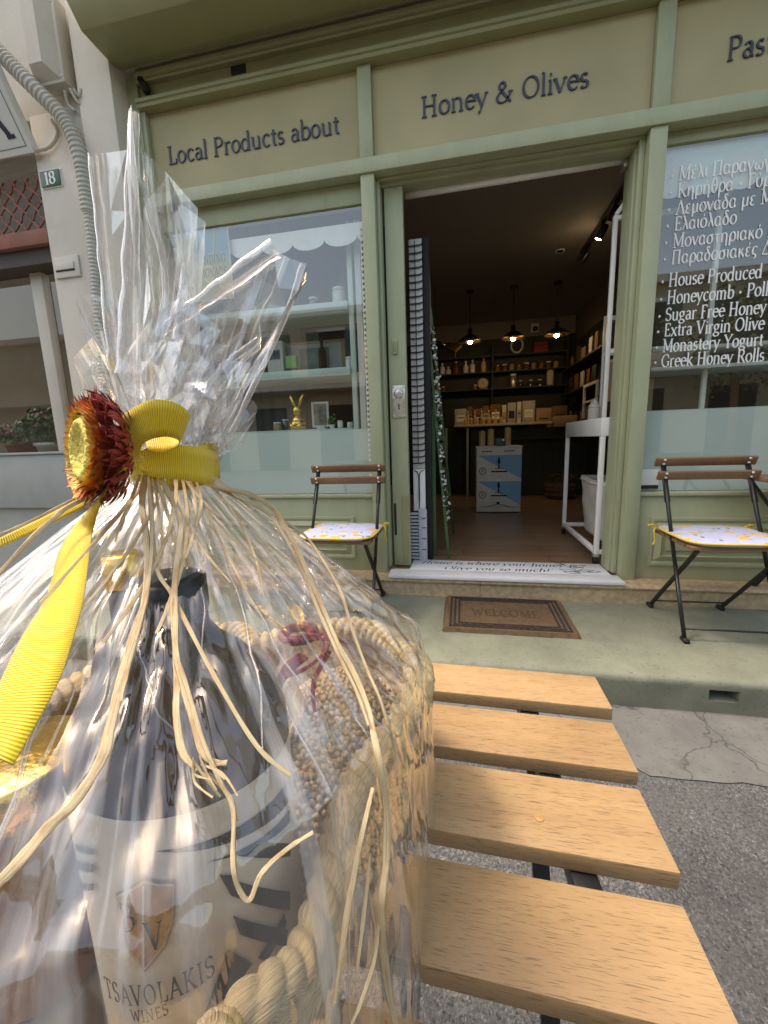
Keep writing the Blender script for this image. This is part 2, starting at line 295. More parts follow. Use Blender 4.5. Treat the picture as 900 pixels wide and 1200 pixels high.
def poster_mat():
    m, nt, b, o = new_mat('lemonade_poster_print'); v = coord(nt, (1, 1, 1), 'UV')
    se = N(nt, 'ShaderNodeSeparateXYZ'); nt.links.new(v, se.inputs[0])
    bgc = ramp(nt, se.outputs[1], [(.42, (.42, .33, .12)), (.52, (.30, .36, .32)), (.62, (.16, .32, .40)), (1, (.20, .38, .46))])
    vo = N(nt, 'ShaderNodeTexVoronoi', Scale=3.4); nt.links.new(v, vo.inputs[0])
    ring = ramp(nt, vo.outputs['Distance'], [(.0, (.62, .50, .16)), (.30, (.60, .44, .08)), (.36, (.68, .62, .36)), (.40, (.50, .34, .05))])
    low = ramp(nt, se.outputs[1], [(.50, (1,)*3), (.60, (0,)*3)])
    d = ramp(nt, vo.outputs['Distance'], [(.42, (1,)*3), (.46, (.15,)*3)])
    f = mix(nt, 1.0, low, d, 'MULTIPLY'); c = mix(nt, f, bgc, ring)
    nt.links.new(c, b.inputs['Base Color']); b.inputs['Roughness'].default_value = .5; return m
M['poster'] = poster_mat()

# ------------------------------------------------------------------ mesh helpers
def link(name, me, m=None, parent=None):
    o = bpy.data.objects.new(name, me); S.collection.objects.link(o)
    if me is not None and m is not None:
        me.materials.append(M[m] if isinstance(m, str) else m)
    if parent is not None:
        o.parent = parent
        if parent.name in ROOT: o.matrix_parent_inverse = Matrix.Translation(-Vector(ROOT[parent.name]))
    return o
ROOT = {}
class MB:
    """collects pieces of ONE mesh"""
    def __init__(s): s.v = []; s.f = []; s.uv = {}
    def add(s, vs, fs):
        k = len(s.v); s.v += [tuple(v) for v in vs]; s.f += [tuple(i+k for i in f) for f in fs]; return s
    def box(s, x0, x1, y0, y1, z0, z1):
        return s.add([(x0, y0, z0), (x1, y0, z0), (x1, y1, z0), (x0, y1, z0), (x0, y0, z1), (x1, y0, z1), (x1, y1, z1), (x0, y1, z1)],
                     [(3, 2, 1, 0), (4, 5, 6, 7), (0, 1, 5, 4), (1, 2, 6, 5), (2, 3, 7, 6), (3, 0, 4, 7)])
    def bar(s, a, b, w, h=None, upv=(0, 0, 1)):
        a, b = Vector(a), Vector(b); h = h or w; d = (b-a).normalized(); u = Vector(upv)
        if abs(d.dot(u)) > .98: u = Vector((0, 1, 0))
        x = d.cross(u).normalized(); y = x.cross(d)
        vs = [p+x*(w/2*i)+y*(h/2*j) for p in (a, b) for i, j in ((-1, -1), (1, -1), (1, 1), (-1, 1))]
        return s.add(vs, [(0, 1, 2, 3), (7, 6, 5, 4), (0, 4, 5, 1), (1, 5, 6, 2), (2, 6, 7, 3), (3, 7, 4, 0)])
    def tube(s, path, r, n=10, cap=True, closed=False):
        P = [Vector(p) for p in path]; m = len(P); rr = r if isinstance(r, (list, tuple)) else [r]*m
        vs = []; last = None
        for i, p in enumerate(P):
            a = P[i-1] if (i or closed) else P[0]; b = P[(i+1) % m] if (i < m-1 or closed) else P[-1]
            d = (b-a).normalized()
            if last is None:
                u = Vector((0, 0, 1)) if abs(d.z) < .9 else Vector((1, 0, 0)); last = (u-d*u.dot(d)).normalized()
            else: last = (last-d*last.dot(d)).normalized()
            w = d.cross(last)
            for k in range(n):
                an = 2*pi*k/n; q = rr[i](an, i) if callable(rr[i]) else rr[i]
                vs.append(p+last*(q*cos(an))+w*(q*sin(an)))
        fs = []
        for i in range(m if closed else m-1):
            j = (i+1) % m
            for k in range(n): fs.append((i*n+k, i*n+(k+1) % n, j*n+(k+1) % n, j*n+k))
        if cap and not closed: fs += [tuple(range(n))[::-1], tuple(range((m-1)*n, m*n))]
        return s.add(vs, fs)
    def lathe(s, prof, cx, cy, n=24, cz=0):
        vs = []; fs = []; m = len(prof)
        for r, z in prof:
            for k in range(n): vs.append((cx+r*cos(2*pi*k/n), cy+r*sin(2*pi*k/n), z+cz))
        for i in range(m-1):
            for k in range(n): fs.append((i*n+k, i*n+(k+1) % n, (i+1)*n+(k+1) % n, (i+1)*n+k))
        fs.append(tuple(range(n))[::-1]); fs.append(tuple(range((m-1)*n, m*n)))
        return s.add(vs, fs)
    def prism_x(s, prof, x0, x1):
        """a profile of (y, z) points run along x"""
        n = len(prof); vs = [(x0, y, z) for y, z in prof]+[(x1, y, z) for y, z in prof]
        return s.add(vs, [tuple(range(n)), tuple(range(2*n-1, n-1, -1))]+[(i, i+n, (i+1) % n+n, (i+1) % n) for i in range(n)])
    def prism_y(s, prof, y0, y1):
        n = len(prof); vs = [(x, y0, z) for x, z in prof]+[(x, y1, z) for x, z in prof]
        return s.add(vs, [tuple(range(n)), tuple(range(2*n-1, n-1, -1))]+[(i, i+n, (i+1) % n+n, (i+1) % n) for i in range(n)])
    def grid(s, fn, nu, nv, closed=False):
        """fn(u, v) -> point; keeps UVs"""
        k = len(s.v); U = nu if closed else nu+1
        for i in range(U):
            for j in range(nv+1): s.v.append(tuple(fn(i/nu, j/nv)))
        for i in range(nu):
            for j in range(nv):
                q = [(i, j), ((i+1) % U if closed else i+1, j), ((i+1) % U if closed else i+1, j+1), (i, j+1)]
                s.uv[len(s.f)] = [(i/nu, j/nv), ((i+1)/nu, j/nv), ((i+1)/nu, (j+1)/nv), (i/nu, (j+1)/nv)]
                s.f.append(tuple(k+a*(nv+1)+b for a, b in q))
        return s
    def build(s, name, m, parent=None, smooth=False, bevel=0, uvscale=(1, 1), seg=2):
        me = bpy.data.meshes.new(name); me.from_pydata(s.v, [], s.f)
        if s.uv:
            ul = me.uv_layers.new(name='UVMap')
            for p in me.polygons:
                if p.index in s.uv:
                    for li, c in zip(p.loop_indices, s.uv[p.index]): ul.data[li].uv = (c[0]*uvscale[0], c[1]*uvscale[1])
        else:
            bm = bmesh.new(); bm.from_mesh(me); bmesh.ops.recalc_face_normals(bm, faces=bm.faces[:])
            if bevel:
                ed = [e for e in bm.edges if len(e.link_faces) == 2 and e.calc_face_angle(0) > .6]
                bmesh.ops.bevel(bm, geom=ed, offset=bevel, segments=seg, affect='EDGES', profile=.5)
            bm.to_mesh(me); bm.free()
        if smooth is True or (bevel and smooth is not None):
            for p in me.polygons: p.use_smooth = True
            if smooth is not True or bevel:
                me.set_sharp_from_angle(angle=radians(38))
        return link(name, me, m, parent)
def box(name, m, x0, x1, y0, y1, z0, z1, parent=None, bevel=0):
    return MB().box(x0, x1, y0, y1, z0, z1).build(name, m, parent, bevel=bevel)
def tag(o, label=None, cat=None, group=None, kind=None):
    if label: o['label'] = label
    if cat: o['category'] = cat
    if group: o['group'] = group
    if kind: o['kind'] = kind
    return o
def struct(o): o['kind'] = 'structure'; return o
def thing(name, loc, label, cat, group=None):
    o = bpy.data.objects.new(name, None); S.collection.objects.link(o); o.location = loc; o.empty_display_size = .05
    ROOT[o.name] = tuple(loc)
    return tag(o, label, cat, group)
def copy_tree(o, parent=None, kids=None):
    c = o.copy(); S.collection.objects.link(c)
    if parent is not None: c.parent = parent
    for ch in [x for x in S.objects if x.parent == o]: copy_tree(ch, c)
    return c
def spline(pts, n=8):
    """Catmull-Rom through the points (any number of components)"""
    P = [Vector(p) for p in pts]; out = []
    for i in range(len(P)-1):
        p0, p1, p2, p3 = P[max(i-1, 0)], P[i], P[i+1], P[min(i+2, len(P)-1)]
        for k in range(n):
            t = k/n
            out.append(.5*((2*p1)+(p2-p0)*t+(2*p0-5*p1+4*p2-p3)*t*t+(3*p1-p0-3*p2+p3)*t**3))
    out.append(P[-1]); return out

# ------------------------------------------------------------------ a small serif alphabet drawn as pen strokes (no font file)
GL = {
'A': '80|l 8 0 40 100|l 38 100 74 0|T 20 36 60 36|s 8 0 12|s 72 0 14', 'B': '72|l 18 0 18 100|a 38 75 22 24 -90 90|T 12 99 40 99|T 18 51 40 51|a 40 27 26 25 -90 90|T 12 1 40 1',
'C': '76|a 44 50 36 49 48 312|T 68 66 68 92', 'D': '82|l 18 0 18 100|a 32 50 42 49 -90 90|T 10 99 32 99|T 10 1 32 1',
'F': '62|l 18 0 18 100|T 10 98 56 98|T 18 52 44 52|T 56 98 56 82|s 18 0 13', 'E': '66|l 18 0 18 100|T 10 98 58 98|T 18 52 44 52|T 10 2 60 2|T 58 98 58 82|T 60 2 60 20|T 44 44 44 60', 'G': '82|a 44 50 36 49 48 330|l 70 8 70 40|s 68 42 12|T 69 68 69 92',
'H': '90|l 18 0 18 100|l 70 0 70 100|T 18 52 70 52|s 18 0 13|s 18 100 13|s 70 0 13|s 70 100 13', 'I': '38|l 19 0 19 100|s 19 0 13|s 19 100 13',
'K': '80|l 18 0 18 100|T 22 44 62 100|l 32 58 70 0|s 18 0 13|s 18 100 13|s 62 100 12|s 72 0 13', 'L': '64|l 18 0 18 100|s 18 100 13|T 6 2 58 2|T 58 2 59 26',
'M': '102|T 16 0 16 100|l 16 100 50 10|T 50 10 86 100|l 86 0 86 100|s 16 0 12|s 86 0 13|s 12 100 9|s 90 100 9', 'N': '92|T 16 0 16 100|l 16 100 74 2|T 74 0 74 100|s 16 0 12|s 74 100 12|s 12 100 8',
'O': '88|a 44 50 36 49 0 360', 'P': '70|l 18 0 18 100|a 38 74 24 25 -90 90|T 10 99 38 99|T 18 49 38 49|s 18 0 13', 'R': '78|l 18 0 18 100|a 38 74 23 25 -90 90|T 10 99 38 99|T 18 49 38 49|l 38 50 70 0|s 18 0 13|s 70 0 9',
'S': '60|a 30 75 21 24 35 270|a 30 26 23 25 90 -150|T 50 80 50 96|T 8 4 8 22', 'T': '78|l 39 0 39 100|T 6 98 72 98|T 6 98 6 80|T 72 98 72 80|s 39 0 14', 'V': '80|l 8 100 40 0|T 40 0 72 100|s 8 100 13|s 72 100 11',
'W': '112|l 8 100 34 0|T 34 0 56 92|l 56 92 80 0|T 80 0 104 100|s 8 100 12|s 104 100 11', 'Y': '78|l 8 100 39 46|T 39 46 70 100|l 39 0 39 46|s 39 0 13|s 8 100 12|s 70 100 11',
'a': '58|a 26 19 17 19 15 345|l 44 6 44 46|a 27 46 17 19 0 150|T 44 3 56 3', 'b': '62|l 14 0 14 104|a 34 32 24 32 -165 165|T 5 102 14 104', 'c': '54|a 32 33 23 33 45 315', 'd': '64|a 28 32 22 32 15 345|l 50 0 50 104|T 41 102 50 104|T 50 1 60 2',
'e': '56|a 31 33 23 33 0 318|T 9 38 53 38', 'f': '42|l 20 0 20 82|a 34 82 14 21 180 50|T 6 63 36 63|s 20 0 12', 'g': '60|a 27 44 18 21 0 360|a 28 -12 24 15 0 360|T 42 60 56 62|T 18 25 14 6|T 14 6 40 2',
'h': '68|l 14 0 14 104|a 33 42 20 23 180 0|l 53 0 53 42|s 14 0 11|s 53 0 11|T 5 102 14 104', 'i': '30|l 15 0 15 64|o 15 88 7|s 15 0 11|T 6 62 15 64', 'k': '64|l 14 0 14 104|T 18 28 48 64|l 26 38 54 0|s 14 0 11|s 56 0 10|s 48 64 9|T 5 102 14 104',
'l': '30|l 15 0 15 104|s 15 0 11|T 6 102 15 104', 'm': '102|l 14 0 14 64|a 32 44 18 21 180 0|l 50 0 50 44|a 68 44 18 21 180 0|l 86 0 86 44|s 14 0 10|s 50 0 10|s 86 0 10|T 5 62 14 64', 'n': '68|l 14 0 14 64|a 33 43 20 22 180 0|l 53 0 53 43|s 14 0 11|s 53 0 11|T 5 62 14 64',
'o': '62|a 31 33 24 33 0 360', 'p': '64|l 14 -30 14 64|a 34 32 24 32 -165 165|s 14 -30 12|T 5 62 14 64', 'r': '46|l 14 0 14 64|a 32 44 18 20 180 55|s 14 0 11|T 5 62 14 64', 's': '46|a 23 48 14 17 35 270|a 23 16 16 16 90 -150',
't': '40|l 20 12 20 84|T 6 63 36 63|a 32 13 12 12 180 300', 'u': '68|l 14 22 14 64|a 33 22 19 22 180 360|l 52 0 52 64|T 5 63 14 64|T 43 63 52 64|T 52 1 62 2', 'v': '58|l 6 64 29 0|T 29 0 52 64|s 6 64 10|s 52 64 9',
'w': '86|l 6 64 26 0|T 26 0 43 62|l 43 62 62 0|T 62 0 80 64|s 6 64 9|s 80 64 9', 'x': '58|l 8 64 50 0|T 8 0 50 64|s 8 64 9|s 50 64 8|s 8 0 8|s 50 0 9', 'y': '58|l 6 64 30 2|T 52 64 18 -30|s 6 64 10|s 52 64 9|o 16 -26 6', 'z': '50|T 8 62 44 62|l 44 62 8 2|T 8 2 44 2',
'&': '92|p 76 2 26 66 22 84 36 98 50 84 42 66 16 40 10 22 22 4 42 2 60 14 76 48|s 76 50 11', '.': '24|o 12 5 8', ',': '24|o 12 5 8|T 14 2 8 -16', '"': '30|T 9 100 7 78|T 20 100 18 78', '!': '28|l 14 28 14 100|o 14 6 8', '\u2022': '40|o 20 40 11', "'": '18|T 9 100 7 78', '-': '36|T 6 34 30 34', '\u2026': '60|o 10 5 7|o 30 5 7|o 50 5 7',
'1': '44|l 22 0 22 100|T 8 84 22 100|s 22 0 14', '8': '60|a 30 75 19 24 0 360|a 30 26 23 26 0 360',
'\u03ac': '64|a 28 33 22 33 30 330|T 50 64 44 20|l 44 20 56 2|T 30 78 38 98', '\u03b1': '64|a 28 33 22 33 30 330|T 50 64 44 20|l 44 20 56 2', '\u03ad': '52|a 28 49 16 16 45 270|a 28 17 19 17 90 315|T 28 78 36 98', '\u03b5': '52|a 28 49 16 16 45 270|a 28 17 19 17 90 315',
'\u03bb': '58|l 14 100 52 0|T 30 54 8 0|T 6 98 14 100', '\u03b9': '28|l 13 10 13 64|T 13 8 24 2|T 5 62 13 64', '\u03c1': '62|l 12 -30 12 33|a 34 33 22 33 0 360', '\u03b3': '58|l 6 64 29 2|T 52 64 29 2|l 29 -30 29 2', '\u03c9': '74|a 22 26 15 26 115 360|a 52 26 15 26 180 425',
'\u03b7': '68|l 14 0 14 64|a 33 43 20 22 180 0|l 53 -30 53 43|T 5 62 14 64', '\u03ae': '68|l 14 0 14 64|a 33 43 20 22 180 0|l 53 -30 53 43|T 5 62 14 64|T 30 78 38 98', '\u03b8': '60|a 30 52 21 51 0 360|T 9 52 51 52', '\u03cd': '62|l 12 28 12 64|a 32 28 20 28 180 360|l 52 28 52 60|T 30 78 38 98',
'\u03cc': '62|a 31 33 24 33 0 360|T 28 78 36 98', '\u03bf': '62|a 31 33 24 33 0 360', '\u03bd': '58|l 6 64 29 0|T 29 0 52 64|s 6 64 8', '\u03b4': '60|a 29 30 21 30 0 360|l 22 88 44 46|p 22 88 30 101 46 94', '\u03c3': '64|a 29 30 22 30 0 360|T 28 61 60 63', '\u03c4': '52|l 26 4 26 62|T 6 62 48 62', '\u03ba': '60|l 14 0 14 64|T 18 28 46 64|l 26 38 54 0|s 14 0 8',
'\u03bc': '66|l 14 -30 14 64|a 32 22 18 22 180 360|l 50 0 50 64', '\u03c2': '50|a 30 36 21 29 45 235|p 18 12 36 4 36 -12 22 -20', '\u03c0': '64|l 16 0 16 60|l 48 0 48 60|T 6 62 58 62',
}
for g, l in (('\u039a', 'K'), ('\u039c', 'M'), ('\u0395', 'E')): GL[g] = GL[l]
GL['\u039b'] = '80|T 8 0 40 100|l 38 100 74 0|s 8 0 12|s 72 0 14'; GL['\u0394'] = '80|T 6 2 40 100|l 38 100 74 0|T 6 2 74 2'
GL['\u03a0'] = '90|l 18 0 18 100|l 70 0 70 100|T 8 98 80 98|s 18 0 13|s 70 0 13'; GL['\u0393'] = '62|l 18 0 18 100|T 8 98 58 98|T 58 98 58 80|s 18 0 13'
def text_mb(txt, size, thick=13, thin=4.5, depth=.002, slant=0, track=0, xform=None):
    """lettering in the plane (x right, z up), front at y = -depth; xform maps (x, z, d) to a point"""
    mb = MB(); x0 = 0; k = size/100; eps = 0
    xf = xform or (lambda x, z, d: (x, -d, z))
    def ribbon(pts, th, closed=False, fixed=False):
        nonlocal eps
        eps = (eps+1) % 9; n = len(pts); L = []; R_ = []
        for i in range(n):
            a = pts[i-1] if (i or closed) else pts[0]; b = pts[(i+1) % n] if (i < n-1 or closed) else pts[-1]
            dx, dz = b[0]-a[0], b[1]-a[1]; q = math.hypot(dx, dz) or 1; nx, nz = -dz/q, dx/q
            if fixed: h = th/2
            else: h = math.hypot(th/2*(nx*.96+nz*.28), thin/2*(-nx*.28+nz*.96))
            L.append((pts[i][0]+nx*h, pts[i][1]+nz*h)); R_.append((pts[i][0]-nx*h, pts[i][1]-nz*h))
        vs = []
        for P in (L, R_):
            for d in (depth+eps*size*.0012, 0):
                for (px, pz) in P: vs.append(xf((x0+px+pz*slant)*k, pz*k, d))
        fs = []
        for i in range(n if closed else n-1):
            j = (i+1) % n
            fs += [(i, j, 2*n+j, 2*n+i), (i, n+i, n+j, j), (2*n+i, 2*n+j, 3*n+j, 3*n+i)]
        if not closed: fs += [(0, 2*n, 3*n, n), (n-1, 2*n-1, 4*n-1, 3*n-1)]
        mb.add(vs, fs)
    for ch in txt:
        if ch == ' ': x0 += 34+track; continue
        adv, *st = GL[ch].split('|')
        for q in st:
            c, *a = q.split(); a = [float(t) for t in a]
            if c in 'lT':
                n = 6 if xform else 1
                ribbon([(a[0]+(a[2]-a[0])*i/n, a[1]+(a[3]-a[1])*i/n) for i in range(n+1)], thick if c == 'l' else thin*1.25, False, c == 'T')
            elif c == 's': ribbon([(a[0]-a[2], a[1]), (a[0]+a[2], a[1])], thin*1.1, False, True)
            elif c == 'p': ribbon([tuple(p) for p in spline([(a[i], a[i+1], 0) for i in range(0, len(a), 2)], 5)] and [(p[0], p[1]) for p in spline([(a[i], a[i+1], 0) for i in range(0, len(a), 2)], 5)], thick)
            elif c == 'a':
                full = abs(a[5]-a[4]) >= 360; n = 22 if full else max(6, int(abs(a[5]-a[4])/14))
                ribbon([(a[0]+a[2]*cos(radians(a[4]+(a[5]-a[4])*i/n)), a[1]+a[3]*sin(radians(a[4]+(a[5]-a[4])*i/n))) for i in range(n if full else n+1)], thick, full)
            elif c == 'o':
                eps = (eps+1) % 9; d = depth+eps*size*.0012
                vs = [xf((x0+a[0]+a[2]*cos(i*pi/6)+a[1]*slant)*k, (a[1]+a[2]*sin(i*pi/6))*k, d) for i in range(12)]; mb.add(vs, [tuple(range(12))])
        x0 += float(adv)+track
    mb.width = x0*k
    return mb
def text_w(txt, size, track=0):
    return sum((34 if c == ' ' else float(GL[c].split('|')[0]))+track for c in txt)*size/100
def words(txt, track=0):
    """each word with its offset in font units"""
    x = 0; out = []
    for w in txt.split(' '):
        out.append((x, w)); x += sum(float(GL[c].split('|')[0])+track for c in w)+34+track
    return out
def sign(name, txt, m, x0, x1, y, z, size, parent=None, **kw):
    """lettering fitted between x0 and x1 on a wall facing -y, a part for each word"""
    w = text_w(txt, size, kw.get('track', 0)); f = (x1-x0)/w
    for ox, wd in words(txt, kw.get('track', 0)):
        mb = text_mb(wd, size, xform=None, **kw); mb.v = [(x0+(v[0]+ox*size/100)*f, y+v[1], z+v[2]) for v in mb.v]
        mb.build(name, m, parent)

# ================================================================== the setting
random.seed(4)
ROAD = -.15
struct(MB().grid(lambda u, v: (-80+160*u, -80+82*v, ROAD), 8, 8).build('road', 'asphalt'))
pts = [(-8, 1.75), (8, 1.75)]
edge = []
for i in range(400):
    x = 8-16*i/399
    edge.append((x, 1.36+.03*noise.noise((x*2.1, 1, 0))+.012*noise.noise((x*14, 2, 0)) + (.10*min(1, max(0, (.62-x)/.12)))+.008*noise.noise((x*40, 4, 0))))
struct(MB().add([(x, y, ROAD+.004) for x, y in pts+edge], [tuple(range(len(pts)+len(edge)))]).build('gutter_concrete_strip', 'concrete'))
# pavement with a rounded kerb; a drain hole is left open in its face
prof = [(1.730, -.16), (1.729, -.125), (1.728, -.092), (1.728, -.043), (1.727, -.030), (1.730, -.016), (1.738, -.006), (1.752, -.001), (1.79, 0), (1.95, 0), (2.2, 0), (2.7, 0)]
xs = [-8+.25*i for i in range(28)]+[-1+.02*i for i in range(99)]+[.985, 1.0, 1.02, 1.04, 1.06, 1.08, 1.095]+[1.11+.02*i for i in range(70)]+[2.6+.3*i for i in range(19)]
xs = sorted(set(round(x, 4) for x in xs))
mb = MB()
for x in xs:
    for j, (y, z) in enumerate(prof):
        w = 0 if j in (2, 3) and .9 < x < 1.2 else 1
        mb.v.append((x, y+w*(.007*noise.noise((x*3, j*.2, 5))+.0025*noise.noise((x*17, j*.6, 1))), z+(.003*noise.noise((x*5, y*4, 9))+.0012*noise.noise((x*19, y*15, 3)) if j > 3 else 0)))
n = len(prof)
for i in range(len(xs)-1):
    for j in range(n-1):
        if j == 2 and .984 < xs[i] < 1.094: continue
        mb.f.append((i*n+j, (i+1)*n+j, (i+1)*n+j+1, i*n+j+1))
hx0, hx1, hz0, hz1 = .985, 1.095, -.092, -.043
k = len(mb.v); mb.v += [(hx0, 1.728, hz0), (hx1, 1.728, hz0), (hx1, 1.728, hz1), (hx0, 1.728, hz1), (hx0, 1.93, hz0), (hx1, 1.93, hz0), (hx1, 1.93, hz1), (hx0, 1.93, hz1)]
mb.f += [tuple(q+k for q in f) for f in ((0, 1, 5, 4), (1, 2, 6, 5), (2, 3, 7, 6), (3, 0, 4, 7), (4, 5, 6, 7))]
pv = struct(mb.build('pavement', 'pavement', smooth=True))
for p in pv.data.polygons: p.use_smooth = len(p.vertices) == 4 and p.index < len(pv.data.polygons)-5

# inside of the shop
FZ = .13
struct(MB().box(-2.0, 3.2, 2.83, 7.6, FZ-.1, FZ).build('shop_floor', 'planks'))
struct(box('interior_ceiling', 'int_ceiling', -2.0, 3.2, 2.84, 7.6, 2.90, 3.0))
struct(box('interior_back_wall', 'int_wall', -2.0, 3.2, 7.5, 7.6, FZ, 2.9))
struct(box('interior_side_wall', 'int_wall', 1.78, 1.88, 3.55, 7.5, FZ, 2.9))
struct(box('interior_far_side_wall', 'int_wall', -2.1, -2.0, 2.84, 7.6, FZ, 3.0))
struct(box('interior_near_side_wall', 'int_wall', 3.2, 3.3, 2.84, 7.6, FZ, 3.0))

# the house wall, neighbour's pier and upper storeys
hw = thing('house_wall', (-2.4, 2.6, 0), 'cream plastered house wall with a stepped pilaster left of the green shopfront', 'wall')
box('pier', 'cream_wall', -2.71, -2.30, 2.50, 2.95, -.15, 3.1, hw, .006)
box('pilaster', 'cream_wall_light', -2.30, -2.06, 2.47, 2.95, -.15, 6.5, hw, .006)
box('lintel_wall', 'cream_wall', -7, -2.302, 2.53, 2.95, 3.102, 6.5, hw)
box('upper_wall', 'cream_wall_light', -2.058, 7, 2.566, 2.95, 3.302, 6.5, hw)
box('wall_base', 'cream_wall', -7, -2.712, 2.56, 2.95, -.15, .58, hw)

# ================================================================== green shopfront
sf = thing('shopfront', (.2, 2.6, 0), 'olive green wooden shopfront with lettered sign boards and an open doorway', 'shopfront')
def sfbox(name, *a, m='paint', b=.003): return box(name, m, *a, sf, b)
Y0 = 2.60
sfbox('post', -2.098, -1.985, 2.595, 2.75, .12, 3.26)
for x0, x1 in ((-.593, -.513), (.935, 1.016), (2.52, 2.60)):
    sfbox('post', x0, x1, Y0, 2.74, .12, 2.53)
    sfbox('sign_divider', x0+.001, x1-.001, Y0+.003, 2.66, 2.611, 3.074)
sfbox('transom', -1.984, 2.6, 2.588, 2.75, 2.532, 2.609)
# sign boards
for (x0, x1, txt, tx0, tx1) in ((-1.984, -.594, 'Local Products about', -1.852, -.712), (-.512, .934, 'Honey & Olives', -.238, .640), (1.017, 2.52, 'Pasta & Gifts', 1.262, 2.2)):
    pb = sfbox('sign_board', x0, x1, 2.636, 2.67, 2.611, 3.074, m='panel', b=0)
    if txt.startswith('Pasta'): tx1 = 1.262+text_w(txt, .098, 2)*.93
    sign('raised_lettering', txt, 'navy', tx0, tx1, 2.635, 2.782, .098, pb, thick=11.5, thin=4.5, depth=.006, track=2)
# cornice above the boards
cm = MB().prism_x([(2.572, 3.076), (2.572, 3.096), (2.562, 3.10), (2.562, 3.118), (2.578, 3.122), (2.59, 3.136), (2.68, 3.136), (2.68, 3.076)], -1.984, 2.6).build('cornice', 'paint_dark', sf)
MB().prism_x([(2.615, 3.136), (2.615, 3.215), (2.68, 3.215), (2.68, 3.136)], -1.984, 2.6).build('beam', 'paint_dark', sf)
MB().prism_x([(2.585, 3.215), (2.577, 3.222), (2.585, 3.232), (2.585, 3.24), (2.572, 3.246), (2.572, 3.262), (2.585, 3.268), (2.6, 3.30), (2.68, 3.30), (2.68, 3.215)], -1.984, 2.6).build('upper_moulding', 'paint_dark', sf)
box('socket_hole', 'black_matte', -1.357, -1.262, 2.611, 2.63, 3.168, 3.212, sf)
MB().tube([(-1.955, 2.60, 3.245), (-1.93, 2.585, 3.20), (-1.905, 2.575, 3.155)], .022, 10).build('bracket', 'black_matte', sf, smooth=True)
sfbox('corner_trim', -1.984, -1.955, 2.60, 2.635, 2.61, 3.076)
# door head, jambs
sfbox('door_head', -.512, .934, 2.69, 2.80, 2.50, 2.531)
MB().box(-.512, .934, 2.655, 2.69, 2.518, 2.531).build('door_head_bead', 'paint', sf, bevel=.003)
sfbox('door_jamb', .895, .934, 2.69, 2.83, .142, 2.499)
sfbox('jamb_bead', .905, .934, 2.655, 2.69, .142, 2.517)
sfbox('jamb_bead', -.512, -.492, 2.655, 2.69, .142, 2.517)
dl = sfbox('door_leaf', -.475, -.362, 2.70, 2.75, .145, 2.498)
sfbox('door_stop', -.511, -.490, 2.69, 2.78, .142, 2.498)
box('track_slot', 'black_matte', -.489, -.4755, 2.72, 2.76, .70, 2.30, sf)
box('edge_patch', 'paint_dark', -.414, -.366, 2.697, 2.701, .16, .63, dl)
box('lower_slot', 'black_matte', -.468, -.452, 2.698, 2.702, .36, .58, dl)
sw = box('rocker_switch', 'paint', -.447, -.415, 2.684, 2.70, 1.545, 1.635, dl, .004)
box('rocker', 'paint_dark', -.440, -.422, 2.679, 2.684, 1.56, 1.62, sw, .002)
lp = box('lock_plate', 'steel', -.458, -.372, 2.692, 2.70, 1.148, 1.352, dl, .003)
MB().lathe([(.030, 0), (.030, .006), (.024, .012), (.010, .014)], 0, 0, 20).build('lock_cylinder', 'steel', lp, smooth=True).data.transform(Matrix.Translation((-.415, 2.692, 1.30))@Matrix.Rotation(radians(90), 4, 'X'))
box('keyhole', 'black_matte', -.418, -.411, 2.6895, 2.692, 1.20, 1.235, lp)
for z in (1.16, 1.34):
    for x in (-.45, -.38): MB().lathe([(.006, 0), (.006, .002), (.003, .004)], 0, 0, 10).build('screw', 'steel', lp).data.transform(Matrix.Translation((x, 2.692, z))@Matrix.Rotation(radians(90), 4, 'X'))
MB().tube([(-.36, 2.80, 2.492), (.895, 2.80, 2.508)], .020, 12).build('roller_tube', 'white_metal', sf, smooth=True)
box('tube_bracket', 'steel', .872, .894, 2.77, 2.83, 2.46, 2.499, sf, .003)

# stall risers under the windows
def riser(x0, x1):
    r = sfbox('stall_riser', x0, x1, 2.64, 2.70, .12, .63)
    MB().box(x0, x1, 2.622, 2.72, .6305, .652).build('window_sill', 'paint', r, bevel=.004)
    a, b_, c, d = x0+.075, min(x1-.075, x0+1.25), .205, .50
    fr = MB()
    def ring(o1, y1, o2, y2):
        A = [(a+o1, y1, c+o1), (b_-o1, y1, c+o1), (b_-o1, y1, d-o1), (a+o1, y1, d-o1)]; B_ = [(a+o2, y2, c+o2), (b_-o2, y2, c+o2), (b_-o2, y2, d-o2), (a+o2, y2, d-o2)]
        fr.add(A+B_, [(i, (i+1) % 4, 4+(i+1) % 4, 4+i) for i in range(4)])
    ring(0, 2.64, .003, 2.626); ring(.003, 2.626, .018, 2.626); ring(.018, 2.626, .030, 2.634); ring(.030, 2.634, .062, 2.617); ring(.062, 2.617, .068, 2.632); ring(.068, 2.632, .090, 2.632); ring(.090, 2.632, .098, 2.622)
    e = .098; fr.add([(a+e, 2.622, c+e), (b_-e, 2.622, c+e), (b_-e, 2.622, d-e), (a+e, 2.622, d-e)], [(0, 1, 2, 3)])
    fr.build('raised_panel', 'paint', r)
riser(-1.984, -.594); riser(1.017, 2.519)
